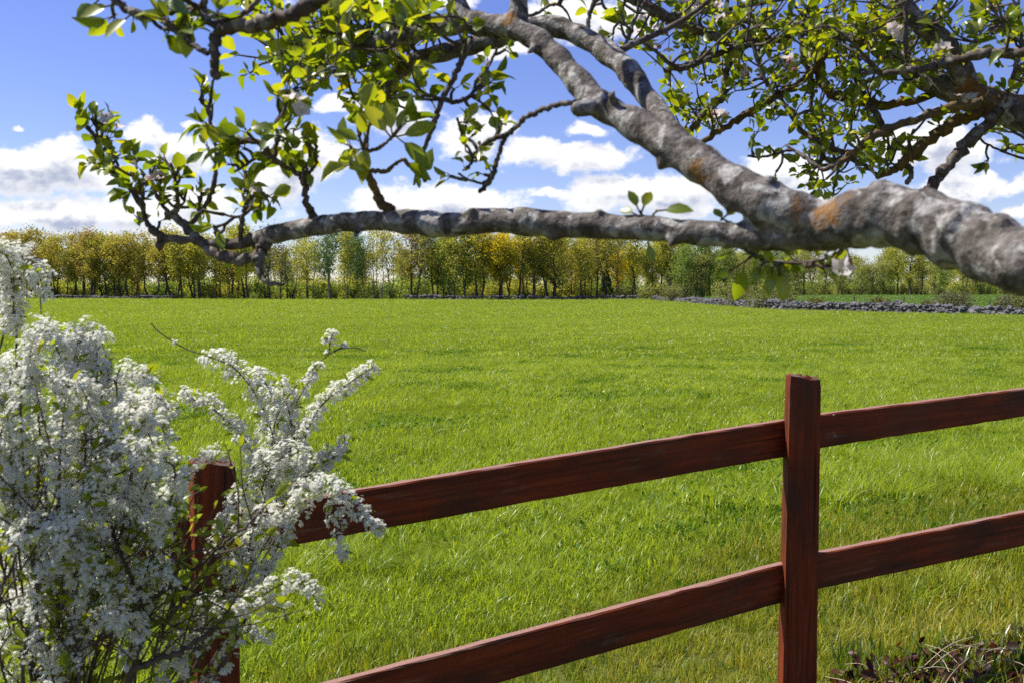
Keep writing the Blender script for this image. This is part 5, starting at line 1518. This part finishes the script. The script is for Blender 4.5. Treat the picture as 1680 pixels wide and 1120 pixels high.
plume(stem_pts(380, 950, 1.6) + [(392, 980, 1.6), (396, 930, 1.6), (402, 900, 1.6), (414, 905, 1.6), (416, 925, 1.6)], .80, 1, 20, .012, 4, .7)
plume(stem_pts(430, 900, 1.65) + [(420, 860, 1.65), (430, 800, 1.65), (450, 760, 1.65), (480, 745, 1.65), (505, 760, 1.65)], .66, 1, 48, .0085, 5, 1.0)
plume(stem_pts(390, 860, 1.66) + [(380, 850, 1.66), (408, 790, 1.66), (420, 755, 1.66), (438, 742, 1.66)], .76, 1, 38, .0085, 4, 1.0)
plume(stem_pts(300, 860, 1.62) + [(290, 830, 1.62), (305, 775, 1.62), (328, 748, 1.62), (352, 742, 1.62), (372, 754, 1.62)], .74, 1, 26, .010, 4, .8)
plume(stem_pts(390, 960, 1.6) + [(372, 960, 1.6), (366, 890, 1.6), (372, 845, 1.6), (388, 822, 1.6), (404, 830, 1.6)], .80, 1, 24, .012, 4, .8)
# thin dark tip at the right of the tall spray
plume(stem_pts(150, 700, 1.6) + [(180, 640, 1.6), (172, 580, 1.6), (160, 540, 1.6)], .9, 1, 6, .03, 3, .1, .1)
# the crowded middle of the bush
mass = []
for row, (y, n, xa, xb) in enumerate(((600, 4, -30, 140), (650, 5, -30, 240), (700, 6, -40, 310), (750, 5, -40, 310), (800, 5, -40, 310), (850, 5, -40, 300), (900, 6, -30, 290), (960, 6, -30, 240), (1020, 5, -30, 170), (1080, 4, -30, 130))):
    for i in range(n):
        mass.append((max(-25, xa) + (xb - max(-25, xa)) * (i + .5 + .5 * rng.normal()) / n, y + rng.normal() * 16))
for (x, y) in mass:
    if x > 262 and y > 745: continue
    d = 1.28 + .5 * rng.random()
    ang = math.atan2(1250 - y, x - 110) + rng.normal() * .35       # leaning away from the foot
    L = (100 + 70 * rng.random()) * (1.5 / d)
    ux, uy = math.cos(ang), -math.sin(ang)
    sgn = 1 if ux > 0 else -1
    pts = [(x - ux * L * .7, y - uy * L * .7, d + .03), (x - ux * L * .2, y - uy * L * .25, d + .01), (x + ux * L * .25 + sgn * 8, y + uy * L * .2, d), (x + ux * L * .5 + sgn * 26, y + uy * L * .3 + 14, d - .02), (x + ux * L * .6 + sgn * 44, y + uy * L * .25 + 40, d - .03)]
    low = .8 * np.clip((y - 840) / 240, 0, 1)
    plume(stem_pts(pts[0][0], pts[0][1], d)[:1] + [((pts[0][0] + 90) / 2, (pts[0][1] + 1400) / 2, 1.55)] + pts, .68 + .12 * low, 1, 36 + 12 * rng.random(), .0095, 5, 1.0 - .45 * low, .7)
# main stems, dark and forked, seen through the lower part
for st in ([(40, 1420, 1.55, 14), (110, 1110, 1.5, 11), (180, 1040, 1.48, 10), (236, 990, 1.47, 9), (300, 950, 1.47, 7), (370, 890, 1.47, 5), (420, 850, 1.48, 4)],
           [(150, 1400, 1.5, 13), (206, 1130, 1.46, 10), (240, 1090, 1.45, 10), (290, 1070, 1.45, 9), (340, 1040, 1.45, 8), (385, 1000, 1.46, 5)],
           [(100, 1400, 1.6, 11), (150, 1100, 1.6, 8), (200, 1040, 1.6, 7), (270, 960, 1.6, 6), (320, 900, 1.6, 4)],
           [(170, 1400, 1.6, 10), (216, 1110, 1.6, 7), (240, 1040, 1.6, 6), (262, 960, 1.6, 5), (300, 880, 1.6, 4)],
           [(236, 992, 1.47, 8), (215, 950, 1.47, 7), (190, 880, 1.47, 6), (165, 800, 1.47, 5), (150, 720, 1.47, 4)],
           [(60, 1400, 1.5, 10), (100, 1100, 1.5, 7), (150, 1000, 1.5, 6), (190, 900, 1.5, 5), (250, 820, 1.5, 4)],
           [(30, 1400, 1.45, 10), (40, 1080, 1.42, 7), (60, 960, 1.42, 6), (50, 860, 1.42, 5), (70, 760, 1.42, 4)],
           [(120, 1400, 1.45, 9), (130, 1110, 1.43, 6), (110, 1000, 1.42, 5), (95, 880, 1.41, 4), (98, 700, 1.4, 3)],
           [(180, 1400, 1.55, 9), (222, 1100, 1.55, 5), (236, 1000, 1.55, 5), (238, 900, 1.55, 3)],
           [(250, 1100, 1.45, 6), (262, 1040, 1.45, 5), (300, 980, 1.45, 4), (318, 940, 1.45, 3)],
           [(0, 1400, 1.4, 9), (-10, 1080, 1.38, 7), (0, 980, 1.37, 5), (35, 900, 1.36, 4), (80, 850, 1.36, 3)]):
    p, r = line(st, 8)
    w = Acc(); lf = Acc()
    tube(w, p + rng.normal(size=p.shape) * .0012, r, 7, 0, .06)
    for k in range(20):
        i = int(rng.integers(len(p) // 4, len(p) - 1)); d = nrm(rng.normal(size=3) * [.8, .4, .5] + np.array([.2, 0, .7])); ln = .05 + .09 * rng.random()
        q = spline(np.array([p[i], p[i] + d * ln * .5 + rng.normal(size=3) * .006, p[i] + d * ln + np.array([0, 0, .01])]), 4)
        tube(w, q, np.linspace(.0016, .0007, len(q)), 4, cap=False)
        for m in (4, 6, 8):
            dd = nrm(rng.normal(size=3) + d); l2 = .014 + .014 * rng.random()
            leaves(lf, q[m][None], dd[None], rng.normal(size=(1, 3)) + np.array([[0, -.4, .8]]), l2, l2 * .22, .3, .3)
    o = w.build('stem', SWOOD, spirea)
    me = lf.mesh('leaves', [SLEAF], True, world_loc(o)); c = bpy.data.objects.new('leaves', me); COL.objects.link(c); c.parent = o

# ------------------------------------------------------------------ dead leaves and dark-leaved plants at the fence's foot
DEAD = leaf_mat('dark_dead_leaves', [(.022, .009, .007), (.05, .015, .011), (.085, .028, .016), (.13, .085, .05)], .25, .012, .45, (1.6, .6, .4), 40)
STRAW = simple_mat('dry_stalks', (.28, .22, .13), (.45, .38, .25), 30, .7, .1)
a = Acc()
n = 800
x = 1.15 + 1.3 * rng.random(n); dd = rng.random(n) ** 1.2
yline = 3.67 + (x - 1.25) * .34
y = yline - dd * .75 + rng.normal(size=n) * .04 - np.clip(1.45 - x, 0, 1) * .25
z = gz(x, y) + .01 + .04 * rng.random(n)
d = rand_dirs(n) * np.array([1, 1, .5])
leaves(a, np.stack([x, y, z], -1), d, np.array([[0, 0, 1.0]]) + rng.normal(size=(n, 3)) * .7, .03 + .04 * rng.random(n), .011 + .011 * rng.random(n), .6, .8)
tag(a.build('leaf_litter', DEAD, None, True, loc=(1.8, 3.6, .2)), kind='stuff')
a = Acc()
for _ in range(90):
    x = 1.15 + 1.3 * rng.random(); y = 3.62 + (x - 1.25) * .33 - rng.random() * .5
    p = np.array([x, y, float(gz(x, y)) + .02]); d = nrm(rng.normal(size=3) * np.array([1, .6, .35]) + np.array([0, 0, .25])); ln = .10 + .18 * rng.random()
    q = spline(np.array([p, p + d * ln * .5 + np.array([0, 0, .03]), p + d * ln]), 4)
    tube(a, q, np.linspace(.0022, .0012, len(q)), 4, cap=False)
tag(a.build('dry_stalk_litter', STRAW, None, True, loc=(1.8, 3.6, .2)), kind='stuff')
for (px, dpt, n, lb) in ((1418, 3.72, 7, 'dark red-leaved weed with a big round leaf, nearest the right post'), (1525, 3.80, 7, 'dark red-leaved weed with tall thin stalks among green blades'), (1600, 3.86, 6, 'dark red-leaved weed holding up one upright oval leaf'), (1650, 3.8, 9, 'bushiest dark red weed at the corner of dead leaves')):
    q = P(px, 1090, dpt); x, y = q[0], q[1]; z = float(gz(x, y))
    r_ = empty('dark_leaved_weed', (x, y, z), lb, 'plant')
    w = Acc(); l = Acc()
    for i in range(n):
        d = nrm(rng.normal(size=3) * np.array([.6, .6, 0]) + np.array([0, 0, 1.0])); h = .04 + .075 * rng.random()
        c = spline(np.array([[x, y, z], [x, y, z] + d * h * .6, [x, y, z] + d * h + np.array([d[0], d[1], -.1]) * .05]), 4)
        tube(w, c, np.linspace(.0025, .0014, len(c)), 5)
        ld = nrm(c[-1] - c[-3] + rng.normal(size=3) * .3); ln = .022 + .034 * rng.random()
        leaves(l, c[-1][None], ld[None], rng.normal(size=(1, 3)) * .4 + np.array([[0, -.9, .4]]), ln, ln * (.25 + .15 * rng.random()), .3, .3)
    w.build('stem', TWIG, r_); l.build('leaves', DEAD, r_)
# green blades that grow up through the dead leaves
a = Acc()
for _ in range(300):
    px = 1370 + 320 * rng.random(); q = P(px, 1090, 3.66 + .3 * rng.random()); x, y = q[0], q[1]; z = float(gz(x, y))
    h = .04 + .11 * rng.random() ** 1.5; an = rng.random() * 6.28; le = .55 * rng.random()
    o = np.array([math.cos(an), math.sin(an), 0]); sd = np.array([-math.sin(an), math.cos(an), 0]); ww = .0035 + .003 * rng.random()
    rows = []
    for i in range(5):
        t_ = i / 4; c = np.array([x, y, z]) + o * le * h * t_ ** 2 + np.array([0, 0, h * t_ * (1 - .12 * t_)]); wv = ww * (1 - t_ ** 2) + .0004
        rows += [c - sd * wv, c + sd * wv]
    a.add(np.array(rows), [(2 * i, 2 * i + 1, 2 * i + 3, 2 * i + 2) for i in range(4)])
GB = leaf_mat('tall_green_blades', [(.05, .11, .012), (.10, .17, .015), (.15, .20, .02)], .5, .05, .35, (1.5, 1.4, .5), 30)
tag(a.build('tall_grass_blades', GB, None, True, loc=(1.8, 3.7, .2)), kind='stuff')
